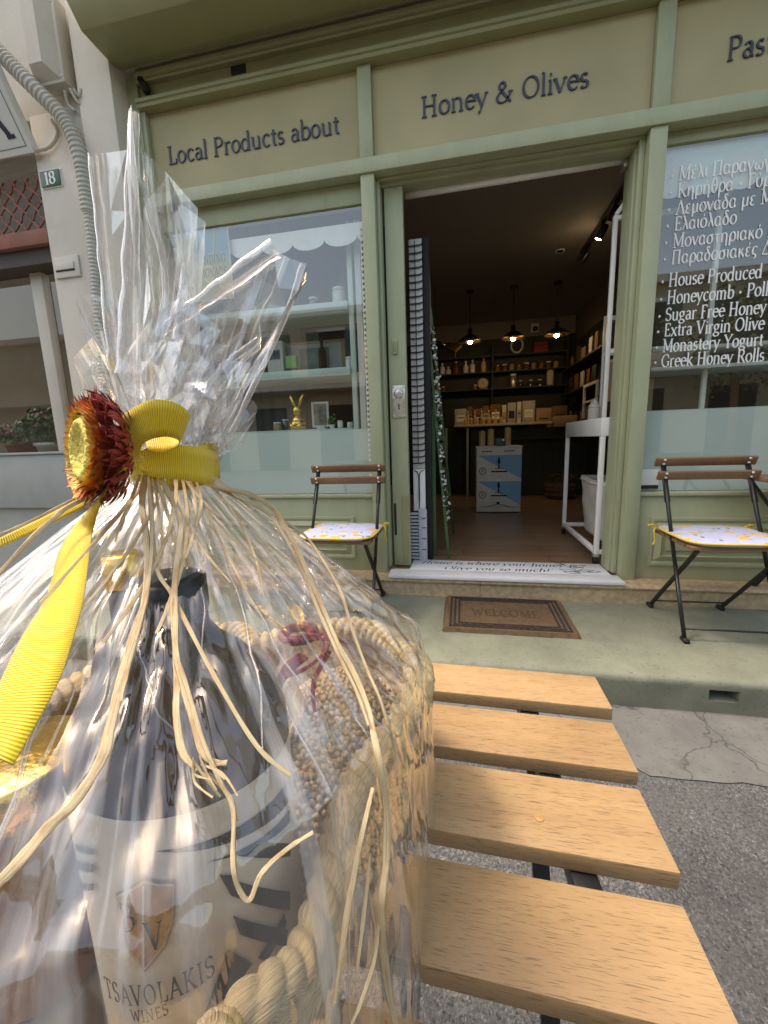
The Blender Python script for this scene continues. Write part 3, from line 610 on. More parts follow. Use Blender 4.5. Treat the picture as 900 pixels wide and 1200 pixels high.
# windows
def window(x0, x1, z1):
    w = sfbox('window_frame', x0, x1, 2.665, 2.73, z1, 2.531)
    MB().box(x0, x0+.012, 2.665, 2.70, .653, z1-.001).box(x1-.012, x1, 2.665, 2.70, .653, z1-.001).build('window_stile', 'paint', w)
    g = MB().box(x0+.013, x1-.013, 2.676, 2.682, .654, z1-.002); g = MB().add([(x0+.012, 2.68, .653), (x1-.012, 2.68, .653), (x1-.012, 2.68, z1), (x0+.012, 2.68, z1)], [(0, 1, 2, 3)])
    gl = g.build('window_glass', 'glass', w)
    box('frosted_band', 'frost', x0+.014, x1-.014, 2.688, 2.692, .655, 1.085 if x0 < 0 else 1.12, w)
    return w, gl
wl, gl = window(-1.984, -.594, 2.415)
wr, gr = window(1.017, 2.519, 2.475)
# scalloped white valances behind the glass
def valance(x0, x1, z0, z1, r, par, y=2.70):
    P = [(x1, z1), (x0, z1)]; x = x0
    while x < x1-.01:
        for i in range(9):
            a = pi+pi*i/8; P.append((min(x1, x+r+r*cos(a)), z0+.45*r*sin(a)*1.0))
        x += 2*r
    MB().prism_y(P, y, y+.004).build('scalloped_valance', 'white_metal', par)
valance(-1.95, -.61, 2.27, 2.345, .108, wl, 2.72)
for i in range(7):
    MB().lathe([(.001, 0), (.098, 0), (.098, .003), (.001, .003)], 0, 0, 28).build('white_disc_decal', 'frost' if i % 2 else 'int_white', wr).data.transform(Matrix.Translation((1.085+.165*i, 2.694+.005*(i % 2), 2.33))@Matrix.Rotation(radians(90), 4, 'X'))
box('white_header_band', 'frost', 1.035, 2.50, 2.702, 2.706, 2.34, 2.47, wr)
# toothed edge strip beside the left window
st = MB()
for i in range(46):
    z = .76+i*.0335; st.add([(-.622, 2.6615, z), (-.600, 2.6615, z+.0168), (-.622, 2.6615, z+.0335), (-.622, 2.668, z), (-.600, 2.668, z+.0168), (-.622, 2.668, z+.0335)], [(0, 1, 2), (0, 3, 4, 1), (1, 4, 5, 2)])
st.build('lace_edge_strip', 'int_white', wl)
# white vinyl lettering on the right window
LINES = [('\u2022 \u039c\u03ad\u03bb\u03b9 \u03a0\u03b1\u03c1\u03b1\u03b3\u03c9\u03b3\u03ae\u03c2', 2.268, .080), ('\u2022 \u039a\u03b7\u03c1\u03ae\u03b8\u03c1\u03b1 \u2022 \u0393\u03cd\u03c1\u03b7', 2.190, .080), ('\u2022 \u039b\u03b5\u03bc\u03bf\u03bd\u03ac\u03b4\u03b1 \u03bc\u03b5 \u039c\u03ad\u03bb\u03b9', 2.110, .080),
         ('\u2022 \u0395\u03bb\u03b1\u03b9\u03cc\u03bb\u03b1\u03b4\u03bf', 2.034, .078), ('\u2022 \u039c\u03bf\u03bd\u03b1\u03c3\u03c4\u03b7\u03c1\u03b9\u03b1\u03ba\u03cc \u0393\u03b9\u03b1\u03bf\u03cd\u03c1\u03c4\u03b9', 1.954, .078), ('\u2022 \u03a0\u03b1\u03c1\u03b1\u03b4\u03bf\u03c3\u03b9\u03b1\u03ba\u03ad\u03c2 \u0394\u03af\u03c0\u03bb\u03b5\u03c2'.replace('\u03af', '\u03b9'), 1.874, .078),
         ('\u2022 House Produced', 1.765, .074), ('\u2022 Honeycomb \u2022 Pollen', 1.678, .074), ('\u2022 Sugar Free Honey', 1.592, .074), ('\u2022 Extra Virgin Olive Oil', 1.513, .074), ('\u2022 Monastery Yogurt', 1.432, .074), ('\u2022 Greek Honey Rolls', 1.353, .074)]
fe = .485/text_w('\u2022 House Produced', .067, 2); fg = .338/text_w('\u2022 \u0395\u03bb\u03b1\u03b9\u03cc\u03bb\u03b1\u03b4\u03bf', .067, 2)
for (t, z, s_) in LINES:
    z = 1+(z-1)*1.0299; x_ = 1.060+(z-1.38)*.010
    sign('window_lettering', t, 'white_ink', x_, x_+text_w(t, .067, 2)*(fe if ord(t[2]) < 900 else fg), 2.6775, z, .067, gr, thick=15, thin=6.5, depth=.0008, track=2)
cd_ = box('notice_card', 'int_white', 1.022, 1.135, 2.672, 2.675, .665, .785, wr)
box('card_footer', 'black_matte', 1.023, 1.134, 2.669, 2.672, .668, .690, cd_)

# rolled shutter box over the shopfront
sb = thing('shutter_box', (.2, 2.4, 3.26), 'olive metal shutter housing running above the sign boards', 'shutter box')
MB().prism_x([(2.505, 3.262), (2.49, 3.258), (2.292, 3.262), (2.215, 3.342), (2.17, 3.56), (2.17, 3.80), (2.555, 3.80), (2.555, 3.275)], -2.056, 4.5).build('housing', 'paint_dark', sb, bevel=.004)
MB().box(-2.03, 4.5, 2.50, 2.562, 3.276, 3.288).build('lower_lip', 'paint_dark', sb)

# stone step and the board on it
sp = MB().prism_x([(2.51, 0), (2.51, .090), (2.498, .094), (2.494, .104), (2.500, .115), (2.512, .12), (2.86, .12), (2.86, 0)], -2.05, .10).prism_x([(2.51, 0), (2.51, .090), (2.498, .094), (2.494, .104), (2.500, .115), (2.512, .12), (2.86, .12), (2.86, 0)], .103, 3.4).build('stone_step', 'stone', None, bevel=None)
tag(sp, 'honey coloured stone step below the shop door', 'step')
wb = thing('welcome_board', (.2, 2.66, .121), 'white painted threshold board with dark script about honey on the step', 'board')
MB().prism_y([(-.482, .1215), (.925, .1215), (.930, .1255), (.926, .1415), (-.470, .1445), (-.486, .136)], 2.486, 2.615).add([], []).build('board', mat('white_board_paint', (.72, .73, .76), .4, var=.04, scale=10, bmp=.06, dirt=(.5, .5, .52), dirt_amt=.25, dirt_scale=8), wb, bevel=.002)
box('board_inner_strip', bpy.data.materials['white_board_paint'], -.359, .892, 2.616, 2.845, .1215, .1425, wb, .002)
def flat_text(name, txt, m, x0, x1, y, z, depth, par, **kw):
    """lettering lying on a level surface, read from the street"""
    w = text_w(txt, 1, kw.get('track', 0)); k = (x1-x0)/w
    for ox, wd in words(txt, kw.get('track', 0)):
        mb = text_mb(wd, 1, depth=.0, **kw); mb.v = [(x0+(v[0]+ox/100)*k, y+v[2]*depth, z-v[1]*.02) for v in mb.v]
        mb.build(name, m, par)
flat_text('script_lettering', '"Home is where your honey is\u2026', 'dark_ink', -.318, .775, 2.755, .1429, .066, wb, thick=15, thin=4, slant=.35, track=6)
flat_text('script_lettering', 'Olive you so much!"', 'dark_ink', -.135, .56, 2.640, .1429, .066, wb, thick=15, thin=4, slant=.35, track=6)
ol = MB()
def leaf2(cx, cy, ln, wd, an):
    P = [(cx+ln*t*cos(an)-s*wd*sin(pi*t)*sin(an), cy+ln*t*sin(an)+s*wd*sin(pi*t)*cos(an), .1436) for s in (1, -1) for t in [i/8 for i in range(9)]]
    ol.tube(P[:9], .0012, 5); ol.tube(P[9:], .0012, 5)
ol.tube(spline([(.72, 2.62, .1436), (.70, 2.70, .1436), (.66, 2.80, .1436), (.63, 2.835, .1436)]), .0012, 5)
for a in ((.70, 2.68, .11, .02, .9), (.68, 2.74, .13, .022, .5), (.70, 2.66, .12, .02, .3), (.70, 2.66, .10, .02, 2.7), (.66, 2.80, .09, .018, 2.2), (.72, 2.63, .10, .02, 2.9), (.65, 2.81, .08, .016, 1.2), (.76, 2.66, .09, .016, .15)): leaf2(*a)
ol.build('olive_sprig_drawing', 'dark_ink', wb)

# door mat
dm = thing('door_mat', (.24, 2.27, 0), 'brown coir door mat reading WELCOME on the green pavement', 'door mat')
mm = MB()
mm.grid(lambda u, v: (-.112+.690*u+.007*noise.noise((u*14, v*14, 2))*(1 if min(u, 1-u) < .02 else .2), 2.022+.476*v+.006*noise.noise((u*20, v*9, 7))*(1 if min(v, 1-v) < .03 else .2), (.003 if min(u, 1-u) < .012 or min(v, 1-v) < .018 else .018+.002*noise.noise((u*40, v*30, 4)))), 90, 64)
mm.uv = {}; mm.build('coir_pile', 'coir', dm)
fr_ = MB()
for o_ in (.035, .058, .082):
    w_ = .0115
    x0, x1, y0, y1 = -.112+o_, .578-o_, 2.022+o_*.9, 2.498-o_*.9
    for q in ((x0, x1, y0, y0+w_), (x0, x1, y1-w_, y1), (x0, x0+w_, y0+w_, y1-w_), (x1-w_, x1, y0+w_, y1-w_)): fr_.box(q[0], q[1], q[2], q[3], .015, .0212)
fr_.build('printed_border', 'coir_black', dm)
flat_text('printed_word', 'WELCOME', mat('faded_coir_print', (.085, .055, .032), .95, var=.4, scale=200, bmp=1, bscale=400), .045, .415, 2.205, .0208, .085, dm, thick=17, thin=7, track=8)

# ================================================================== folding bistro chairs
def bistro_chair(loc, label, grp, rz=0):
    t = thing('folding_chair', loc, label, 'chair', grp)
    X, Y, _ = loc
    p = lambda x, y, z: (X+x, Y+y, z)
    for s in (-1, 1):
        lg = MB().tube([p(s*.200, -.210, .012), p(s*.200, -.06, .34)], .0095, 10).tube([p(s*.200, -.06, .34), p(s*.196, .165, .83)], .0095, 10)
        lg.bar(p(s*.198, .075, .635), p(s*.196, .175, .855), .024, .008, (0, 1, .4)); lg.build('front_leg', 'black', t, smooth=True)
        MB().bar(p(s*.180, .215, .012), p(s*.180, -.20, .448), .020, .010).build('rear_leg', 'black', t)
        MB().tube([p(s*.200, -.235, .010), p(s*.200, -.19, .012)], .013, 8).build('foot_cap', 'black_matte', t, smooth=True)
        MB().tube([p(s*.180, .245, .010), p(s*.180, .195, .012)], .013, 8).build('foot_cap', 'black_matte', t, smooth=True)
    MB().tube([p(-.2, -.19, .058), p(.2, -.19, .058)], .005, 8).build('front_stretcher', 'black', t, smooth=True)
    MB().tube([p(-.18, .175, .055), p(.18, .175, .055)], .005, 8).build('rear_stretcher', 'black', t, smooth=True)
    MB().tube([p(-.2, .02, .515-.06), p(.2, .02, .515-.06)], .006, 8).build('seat_pivot_bar', 'black', t, smooth=True)
    for z, yy, o in ((.842, .158, 0), (.772, .126, .003)):
        sl = MB().bar(p(-.238+o, yy, z), p(.232+o, yy, z), .017, .047, (0, -.42, .9)).build('back_slat', 'chair_wood', t, bevel=.0035)
        for s in (-1, 1):
            for dz in (-.011, .011):
                MB().lathe([(.0075, 0), (.0075, .002), (.004, .005)], 0, 0, 10).build('bolt', 'steel', sl, smooth=True).data.transform(Matrix.Translation(p(s*.196, yy-.0095-dz*.45, z+dz))@Matrix.Rotation(radians(65), 4, 'X'))
    seat = MB()
    for i in range(6):
        y = -.205+.068*i; seat.box(X-.205, X+.205, Y+y, Y+y+.056, .452, .470)
    seat.build('seat', 'chair_wood', t, bevel=.003)
    # cushion
    cu = MB()
    def cfn(u, v):
        # rounded square swept round; v from centre to rim over the top, then under
        a = 2*pi*u; k = (abs(cos(a))**5+abs(sin(a))**5)**(-.2); r = min(1, v/.7) if v < .7 else 1-(v-.7)/.3*.06
        z = .492+.012*(1-r**4)+.004*noise.noise((4*cos(a)*r, 4*sin(a)*r, X)) if v < .7 else .492-(v-.7)/.3*.018
        return (X+.212*k*cos(a)*r, Y-.025+.205*k*sin(a)*r, z)
    cu.grid(cfn, 64, 20, True); cu.uv = {}; c = cu.build('seat_cushion', 'lemon', t, smooth=True)
    rim = [(X+.214*(abs(cos(a))**5+abs(sin(a))**5)**(-.2)*cos(a), Y-.025+.207*(abs(cos(a))**5+abs(sin(a))**5)**(-.2)*sin(a), .489) for a in [2*pi*i/64 for i in range(64)]]
    MB().tube(rim, .005, 8, closed=True).build('piping', 'yellow_trim', c, smooth=True)
    for s, dx in ((-1, -1), (1, 1)):
        tie = MB(); x, y = s*.208, .155
        tie.tube(spline([p(x, y, .486), p(x+s*.022, y-.01, .502), p(x+s*.040, y-.005, .498), p(x+s*.022, y, .487), p(x, y, .484)], 6), .0045, 6)
        tie.tube(spline([p(x, y, .486), p(x+s*.018, y-.02, .47), p(x+s*.012, y-.025, .42), p(x+s*.022, y-.03, .395)], 6), .005, 6)
        tie.build('tie_string', 'yellow_trim', c, smooth=True)
    return t
bistro_chair((1.245, 2.27, 0), 'folding slatted chair with lemon cushion in front of the lettered window', 'folding bistro chairs by the shopfront')
bistro_chair((-.700, 2.27, 0), 'folding slatted chair with lemon cushion left of the doorway, partly behind the wrapped basket', 'folding bistro chairs by the shopfront')
# the pavement table whose edge shows at the right border
t2 = thing('pavement_table', (1.80, 2.3, 0), 'small slatted pavement table only just showing beside the right chair', 'table')
for i in range(6): box('table_slat', 'chair_wood', 1.475, 2.10, 2.06+.092*i, 2.06+.092*i+.075, .735, .753, t2, .003)
for y in (2.10, 2.56):
    MB().bar((1.545, y, .012), (2.05, y, .73), .022, .010).build('leg', 'black', t2); MB().bar((2.05, y-.015, .012), (1.53, y-.015, .73), .022, .010).build('leg', 'black', t2)
    MB().tube([(1.52, y, .010), (1.575, y, .012)], .013, 8).build('foot_cap', 'black_matte', t2, smooth=True)

# ================================================================== foreground table
TT = .62
ft = thing('slatted_table', (-.15, .42, ROAD), 'oiled wood slatted folding table in the foreground carrying the gift basket', 'table')
for i, (y0, y1, x1) in enumerate(((.569, .650, .206), (.455, .539, .196), (.342, .431, .187), (.235, .315, .176), (.130, .206, .166))):
    mb = MB().box(-.46, x1, y0, y1, TT-.019, TT)
    for k, v in enumerate(mb.v): mb.v[k] = (v[0], v[1]-.028*(v[0]), v[2])
    mb.build('table_slat', 'slat', ft, bevel=.0022)
for x in (.095, -.36):
    MB().bar((x+.03, .10, TT-.030), (x-.005, .64, TT-.030), .024, .021).build('support_bar', 'black', ft, bevel=.002)
    for a, b_ in ((.10, .62), (.62, .10)):
        MB().bar((x+.01+(.014 if a < .3 else 0), a, TT-.042), (x+.01+(.014 if a < .3 else 0), b_, ROAD+.003), .022, .012).build('leg', 'black', ft)
scr = [MB().lathe([(.0045, 0), (.0045, .0008), (.002, .0012)], .075, .372, 12, TT+.0002).build('screw_head', 'label_gold', ft)]

# ================================================================== left: things on the pier, neighbour's shop
jb = thing('cable_box', (-2.33, 2.48, 3.1), 'cream metal cable cover box high on the pier', 'cable box')
MB().prism_y([(-2.55, 3.17), (-2.33, 3.17), (-2.33, 3.60), (-2.55, 3.60)], 2.42, 2.50).build('box_body', 'cream_wall', jb, bevel=.004)
MB().add([(-2.53, 2.42, 3.185), (-2.35, 2.42, 3.185), (-2.35, 2.42, 3.60), (-2.53, 2.42, 3.60), (-2.50, 2.36, 3.24), (-2.41, 2.36, 3.24), (-2.41, 2.36, 3.60), (-2.50, 2.36, 3.60)], [(0, 1, 5, 4), (1, 2, 6, 5), (2, 3, 7, 6), (3, 0, 4, 7), (4, 5, 6, 7)]).build('raised_cover', 'cream_wall', jb)
for x, z in ((-2.345, 3.20), (-2.345, 3.57)): MB().lathe([(.006, 0), (.004, .004)], 0, 0, 8).build('screw', 'steel', jb).data.transform(Matrix.Translation((x, 2.42, z))@Matrix.Rotation(radians(90), 4, 'X'))
cp = spline([(-2.8150, 2.3000, 3.4820), (-2.6660, 2.3400, 3.3110), (-2.5100, 2.3800, 3.1370), (-2.3880, 2.4200, 2.9980), (-2.3280, 2.4400, 2.8480), (-2.3190, 2.4550, 2.6210), (-2.3380, 2.4600, 2.2350), (-2.3670, 2.4600, 1.8240), (-2.4070, 2.4600, 1.3330), (-2.5000, 2.4600, 0.4350)], 14)
# corrugated: radius alternates along the length
dense = []
for i in range(len(cp)-1):
    L_ = max(2, int((cp[i+1]-cp[i]).length/.0055))
    for k in range(L_): dense.append(cp[i].lerp(cp[i+1], k/L_))
rad = [(.042 if i < 190 else .030)*(1+.085*(1 if (i//2) % 2 else -1)) for i in range(len(dense))]
cd = tag(MB().tube(dense, rad, 14).build('corrugated_conduit', 'pvc', None, smooth=False), 'grey corrugated plastic conduit running down the pier', 'conduit')
wires = MB()
for a in ([(-2.3670, 2.4500, 3.1490), (-2.3760, 2.4700, 3.0930), (-2.3440, 2.4800, 3.0580)], [(-2.3200, 2.4400, 3.1430), (-2.3030, 2.4600, 3.0920), (-2.2900, 2.4800, 3.0770)], [(-2.2960, 2.4400, 3.1390), (-2.2860, 2.4600, 3.1160), (-2.2710, 2.4700, 3.1560)]): wires.tube(spline(a), .009, 8)
tag(wires.build('loose_cables', 'pvc', None, smooth=True), 'short grey cable ends hanging below the cable cover box', 'cables')
wp = MB().tube(spline([(-2.6900, 2.4600, 2.8960), (-2.6120, 2.4700, 2.8850), (-2.5390, 2.4800, 2.9140), (-2.5010, 2.4850, 2.9720), (-2.5310, 2.4850, 3.0460)]), .011, 8).tube(spline([(-2.4290, 2.4850, 2.9750), (-2.4730, 2.4850, 3.0140), (-2.5430, 2.4850, 3.1400), (-2.6170, 2.4850, 3.2440)]), .011, 8)
tag(wp.build('wall_cable', 'cream_wall', None, smooth=True), 'cream painted cable curling across the pier to the sign', 'cable')
hn = thing('house_number', (-2.61, 2.49, 2.69), 'small green enamel house number plate 18 on the pier', 'number plate')
box('plate', 'sign_green', -2.683, -2.535, 2.486, 2.494, 2.688, 2.778, hn, .002)
box('plate_rim', 'white_ink', -2.688, -2.530, 2.494, 2.499, 2.682, 2.784, hn)
sign('numerals', '18', 'white_ink', -2.650, -2.568, 2.4858, 2.700, .068, hn, thick=16, thin=6, depth=.001)
mp_ = thing('mail_slot', (-2.59, 2.49, 2.15), 'cream painted mail slot plate on the pier below the number', 'mail slot')
box('slot_plate', 'cream_wall_light', -2.690, -2.490, 2.488, 2.499, 2.145, 2.275, mp_, .003)
box('flap', 'cream_wall_light', -2.672, -2.525, 2.478, 2.4875, 2.19, 2.235, mp_, .003)
box('flap_gap', 'black_matte', -2.672, -2.525, 2.484, 2.4875, 2.182, 2.189, mp_)
# sign board of the neighbour, leaning outwards
ns = thing('neighbour_sign', (-3.3, 2.4, 2.87), 'white sign board with a bold navy letter above the neighbouring window', 'sign board')
def SP(x, s, d=0): return (x, 2.453-.190*s-d*.9, 2.868+.385*s-d*.44)
def slab(name, m, x0, x1, s0, s1, d0, d1, par): return MB().add([SP(x, s, d) for d in (d0, d1) for (x, s) in ((x0, s0), (x1, s0), (x1, s1), (x0, s1))], [(3, 2, 1, 0), (4, 5, 6, 7), (0, 1, 5, 4), (1, 2, 6, 5), (2, 3, 7, 6), (3, 0, 4, 7)]).build(name, m, par)
slab('board', 'int_white', -4.8, -2.66, 0, 1, -.05, 0, ns)
gm = MB()
for q in ((-4.77, -2.695, .075, .083), (-4.77, -2.695, .917, .925), (-2.698, -2.693, .083, .917)):
    gm.add([SP(x, s, .0015) for (x, s) in ((q[0], q[2]), (q[1], q[2]), (q[1], q[3]), (q[0], q[3]))], [(0, 1, 2, 3)])
gm.build('green_border', 'sign_green', ns)
lt = MB()
for a, b_, w_ in (((-2.98, .2), (-2.89, .8), .02), ((-2.89, .8), (-2.775, .2), .034), ((-2.94, .38), (-2.83, .38), .02), ((-2.80, .2), (-2.74, .2), .02)):
    v = Vector((b_[0]-a[0], (b_[1]-a[1])*.43, 0)).normalized(); nx, ns_ = -v.y*w_/2, v.x*w_/2/.43
    lt.add([SP(a[0]+nx, a[1]+ns_, .002+w_*.02), SP(b_[0]+nx, b_[1]+ns_, .002+w_*.02), SP(b_[0]-nx, b_[1]-ns_, .002+w_*.02), SP(a[0]-nx, a[1]-ns_, .002+w_*.02)], [(0, 1, 2, 3)])
lt.build('letter', 'navy', ns)
# neighbour's window
nw = thing('neighbour_window', (-3.4, 2.65, .6), 'old shop window with a red beam and lattice above, left of the pier', 'window')
box('grey_apron', 'grey_sill', -7, -2.711, 2.50, 2.66, .585, .985, nw, .004)
box('sill_board', 'grey_sill', -7, -2.711, 2.485, 2.72, .987, 1.005, nw, .003)
box('lower_panel', 'grey_sill', -7, -2.711, 2.54, 2.559, -.1, .58, nw)
box('red_beam', 'rust', -7, -2.711, 2.50, 2.72, 2.375, 2.465, nw, .003)
box('dark_shutter_roll', mat('brown_shutter_slats', (.055, .045, .035), .7, var=.2, scale=20, bmp=.3, bscale=30, stretch=(1, 1, 8)), -7, -2.711, 2.54, 2.70, 2.275, 2.374, nw)
box('window_frame', 'cream_wall', -3.075, -2.975, 2.64, 2.70, 1.006, 2.274, nw, .004)
box('frame_edge', 'grey_sill', -2.80, -2.712, 2.66, 2.70, 1.006, 2.274, nw, .003)
MB().add([(-7, 2.675, 1.006), (-3.076, 2.675, 1.006), (-3.076, 2.675, 2.274), (-7, 2.675, 2.274)], [(0, 1, 2, 3)]).add([(-2.974, 2.675, 1.006), (-2.801, 2.675, 1.006), (-2.801, 2.675, 2.274), (-2.974, 2.675, 2.274)], [(0, 1, 2, 3)]).build('glass', 'glass_nb', nw)
la = MB()
for i in range(-3, 22):
    for s in (1, -1):
        zz0, zz1 = 2.466, 2.84
        x0 = -4.4+i*.105; P = []
        for k in range(13):
            z = zz0+(zz1-zz0)*k/12; x = x0+s*(z-zz0)*.9+.010*sin(k*2.1)*s
            P.append((x, 2.60+.006*s, z))
        P = [p for p in P if p[0] < -2.715]
        if len(P) > 2: la.tube(P, .0065, 6)
la.build('lattice', 'rust', nw)
box('lattice_back', mat('grey_slatted_board', (.22, .21, .18), .8, var=.15, scale=3, bmp=.2, stretch=(1, 1, 14)), -7, -2.711, 2.66, 2.70, 2.466, 3.101, nw)
box('room_back', 'int_wall', -7, -2.30, 4.2, 4.25, .6, 3.0, nw); box('room_floor', 'int_wall', -7, -2.3, 2.73, 4.2, .93, .95, nw)
def pot(x, y, r, h, m, label, nleaf, hh, seed):
    random.seed(seed)
    t = thing('potted_geranium', (x, y, .955), label, 'potted plant', 'geraniums behind the neighbouring window')
    MB().lathe([(r*.72, .0), (r*.95, h*.82), (r*1.06, h*.82), (r*1.06, h), (r*.9, h), (r*.85, h*.8)], x, y, 22, .955).build('pot', m, t, smooth=True)
    lf = MB(); fl = MB(); stm = MB()
    for i in range(16):
        a = random.random()*6.28; q = random.random()*r*1.1
        stm.tube([(x+.3*q*cos(a), y+.3*q*sin(a), .955+h*.8), (x+q*cos(a), y+q*sin(a), .955+h+hh*random.uniform(.4, .9))], .004, 5)
    for i in range(nleaf):
        a = random.random()*6.28; rr = r*1.45*math.sqrt(random.random()); z = .955+h+hh*random.random()*(1-.4*(rr/r/1.45)**2)
        c = Vector((x+rr*cos(a), y+rr*sin(a), z)); nn = Vector((random.gauss(0, .7), random.gauss(0, .7)-.3, random.gauss(.6, .4))).normalized(); u = nn.orthogonal().normalized(); v = nn.cross(u); s_ = random.uniform(.012, .026)
        lf.add([c+u*(s_*cos(k*pi/4)*(1+.15*(k % 2)))+v*(s_*sin(k*pi/4)*(1+.15*(k % 2)))+nn*(s_*.25*(k % 2)) for k in range(8)], [tuple(range(8))])
    for i in range(5):
        a = random.random()*6.28; c = Vector((x+r*random.uniform(-.9, .9), y-r*random.uniform(.3, 1.1), .955+h+hh*random.uniform(.35, .8)))
        for k in range(16):
            d = Vector((random.gauss(0, 1), random.gauss(0, 1), random.gauss(0, 1))).normalized(); pz = c+d*.022; u = d.orthogonal(); v = d.cross(u)
            fl.add([pz+u*(.010*cos(k2*1.257))+v*(.010*sin(k2*1.257)) for k2 in range(5)], [tuple(range(5))])
    stm.build('stems', 'leaf', t); lf.build('leaves', 'leaf', t); fl.build('blossoms', 'pink', t)
pot(-3.70, 2.86, .115, .135, 'terracotta', 'geranium in a red pot behind the neighbouring window', 260, .17, 1)
pot(-3.385, 2.86, .115, .125, 'lid_white', 'geranium in a white pot behind the neighbouring window', 420, .30, 2)

# ================================================================== shop interior
# pale display shelves in the left window
ds = thing('display_shelf', (-1.3, 2.85, .66), 'pale mint display shelves standing behind the left shop window', 'shelf')
for x in (-.752, -1.93): box('upright', 'mint', x, x+.034, 2.80, 2.83, .66, 2.40, ds, .002)
for z in (1.078, 1.452, 1.868): box('shelf_board', 'mint', -1.90, -.755, 2.775, 3.12, z, z+(.022 if z < 1.2 else .052), ds, .002)
box('back_curtain', mat('grey_curtain', (.15, .145, .125), .9, var=.25, scale=2, bmp=.3, bscale=6, stretch=(9, 1, .3)), -1.95, -1.27, 3.22, 3.24, .66, 2.9, ds)
box('side_panel', 'int_white', -.70, -.66, 2.80, 3.10, .14, 2.40, ds)
box('base_cabinet', 'mint', -1.95, -.76, 2.86, 3.16, .14, 1.077, ds)
def bottle(name, x, y, z, r, h, m, label, cat='bottle', grp=None, neck=.35, cap=None):
    t = thing(name, (x, y, z), label, cat, grp)
    MB().lathe([(r*.9, 0), (r, .01), (r, h*.58), (r*.9, h*.66), (r*neck, h*.76), (r*neck, h)], x, y, 18, z+.001).build('glass_body', m, t, smooth=True)
    if cap: MB().lathe([(r*neck*1.25, h*.93), (r*neck*1.25, h*1.03), (r*neck*.9, h*1.035)], x, y, 14, z+.001).build('cap', cap, t)
    return t
def tub(name, x, y, z, r, h, m, label, cat='jar', grp=None, cap=None):
    t = thing(name, (x, y, z), label, cat, grp)
    MB().lathe([(r*.92, 0), (r, .008), (r, h*.80), (r*.85, h*.84)], x, y, 18, z+.001).build('jar_body', m, t, smooth=True)
    MB().lathe([(r*.95, h*.845), (r*.95, h), (r*.9, h*1.01)], x, y, 18, z+.001).build('lid', cap or 'lid_white', t, smooth=True)
    return t
tub('ceramic_jar', -.845, 2.90, 1.921, .045, .12, 'int_white', 'white labelled jar on the top display shelf in the left window')
bottle('clear_bottle', -.845, 3.02, 1.921, .045, .30, 'amber_jar', 'amber bottle behind the white jar on the top display shelf')
tub('small_jar', -1.03, 2.90, 1.921, .035, .075, 'clear', 'small clear jar on the top display shelf beside the white jar')
pc = thing('print_card', (-1.36, 2.95, 1.505), 'cream box printed with a grey flower motif on the middle display shelf', 'box')
box('carton', 'linen', -1.425, -1.30, 2.93, 2.98, 1.505, 1.745, pc, .002)
fm = MB()
for i in range(9): fm.lathe([(.001, 0), (.016, 0), (.016, .0015)], 0, 0, 9); 
for i in range(9):
    for k in range(27): q = fm.v[i*27+k]; fm.v[i*27+k] = (-1.395+.03*(i % 3)+q[0], 2.9285-q[2], 1.63+.02*(i//3)+q[1])
fm.build('flower_motif', 'stripe_blue', pc)
gb = thing('green_tin', (-1.23, 2.93, 1.505), 'small green and white tin on the middle display shelf', 'tin')
box('tin_body', 'clear', -1.272, -1.195, 2.91, 2.97, 1.505, 1.545, gb); box('green_label', mat('leaf_green_label', (.22, .42, .12), .5, bmp=0), -1.272, -1.195, 2.909, 2.97, 1.546, 1.632, gb, .002)
pf = thing('wide_picture_frame', (-1.05, 3.05, 1.505), 'wide pale picture frame standing on the middle display shelf', 'picture frame')
box('frame', 'kraft', -1.33, -.86, 3.04, 3.06, 1.505, 1.75, pf); box('mat_board', 'grey_sill', -1.305, -.885, 3.035, 3.0395, 1.525, 1.728, pf); box('picture', mat('dim_green_print', (.13, .15, .12), .4, var=.4, scale=9, bmp=0), -1.21, -.98, 3.031, 3.0345, 1.55, 1.70, pf)
bottle('dark_bottle', -1.005, 2.95, 1.505, .030, .235, 'wine_glass', 'dark slim bottle in front of the wide picture frame', cap='black_matte')
tub('small_pot', -.80, 2.93, 1.505, .026, .09, 'int_white', 'tiny white pot at the right end of the middle display shelf')
# gold rabbit figurine
rb = thing('rabbit_figurine', (-1.20, 2.90, 1.101), 'golden striped rabbit figurine with upright ears on the lowest display shelf', 'figurine')
body = MB().lathe([(.045, 0), (.062, .015), (.060, .05), (.045, .085), (.026, .11)], -1.205, 2.90, 16, 1.101).lathe([(.006, .10), (.026, .11), (.034, .135), (.030, .160), (.010, .178)], -1.205, 2.895, 14, 1.101)
body.build('body', 'gold', rb, smooth=True)
for s in (-1, 1):
    MB().tube([(-1.205+s*.014, 2.90, 1.265), (-1.205+s*.030, 2.902, 1.305), (-1.205+s*.045, 2.905, 1.345), (-1.205+s*.052, 2.906, 1.365)], [.007, .014, .012, .003], 10).build('ear', 'gold', rb, smooth=True)
    MB().tube([(-1.205+s*.05, 2.865, 1.16), (-1.205+s*.03, 2.845, 1.13), (-1.205+s*.01, 2.842, 1.125)], .011, 8).build('paw', 'gold', rb, smooth=True)
mb = MB()
for z, r in ((1.135, .063), (1.165, .054)): mb.tube([(-1.205+r*cos(a), 2.90+r*sin(a), z) for a in [2*pi*i/20 for i in range(20)]], .004, 6, closed=True)
mb.build('dark_stripes', 'wine_glass', rb)
pf2 = thing('small_picture_frame', (-1.04, 2.94, 1.101), 'small white picture frame with a flower print beside the rabbit', 'picture frame')
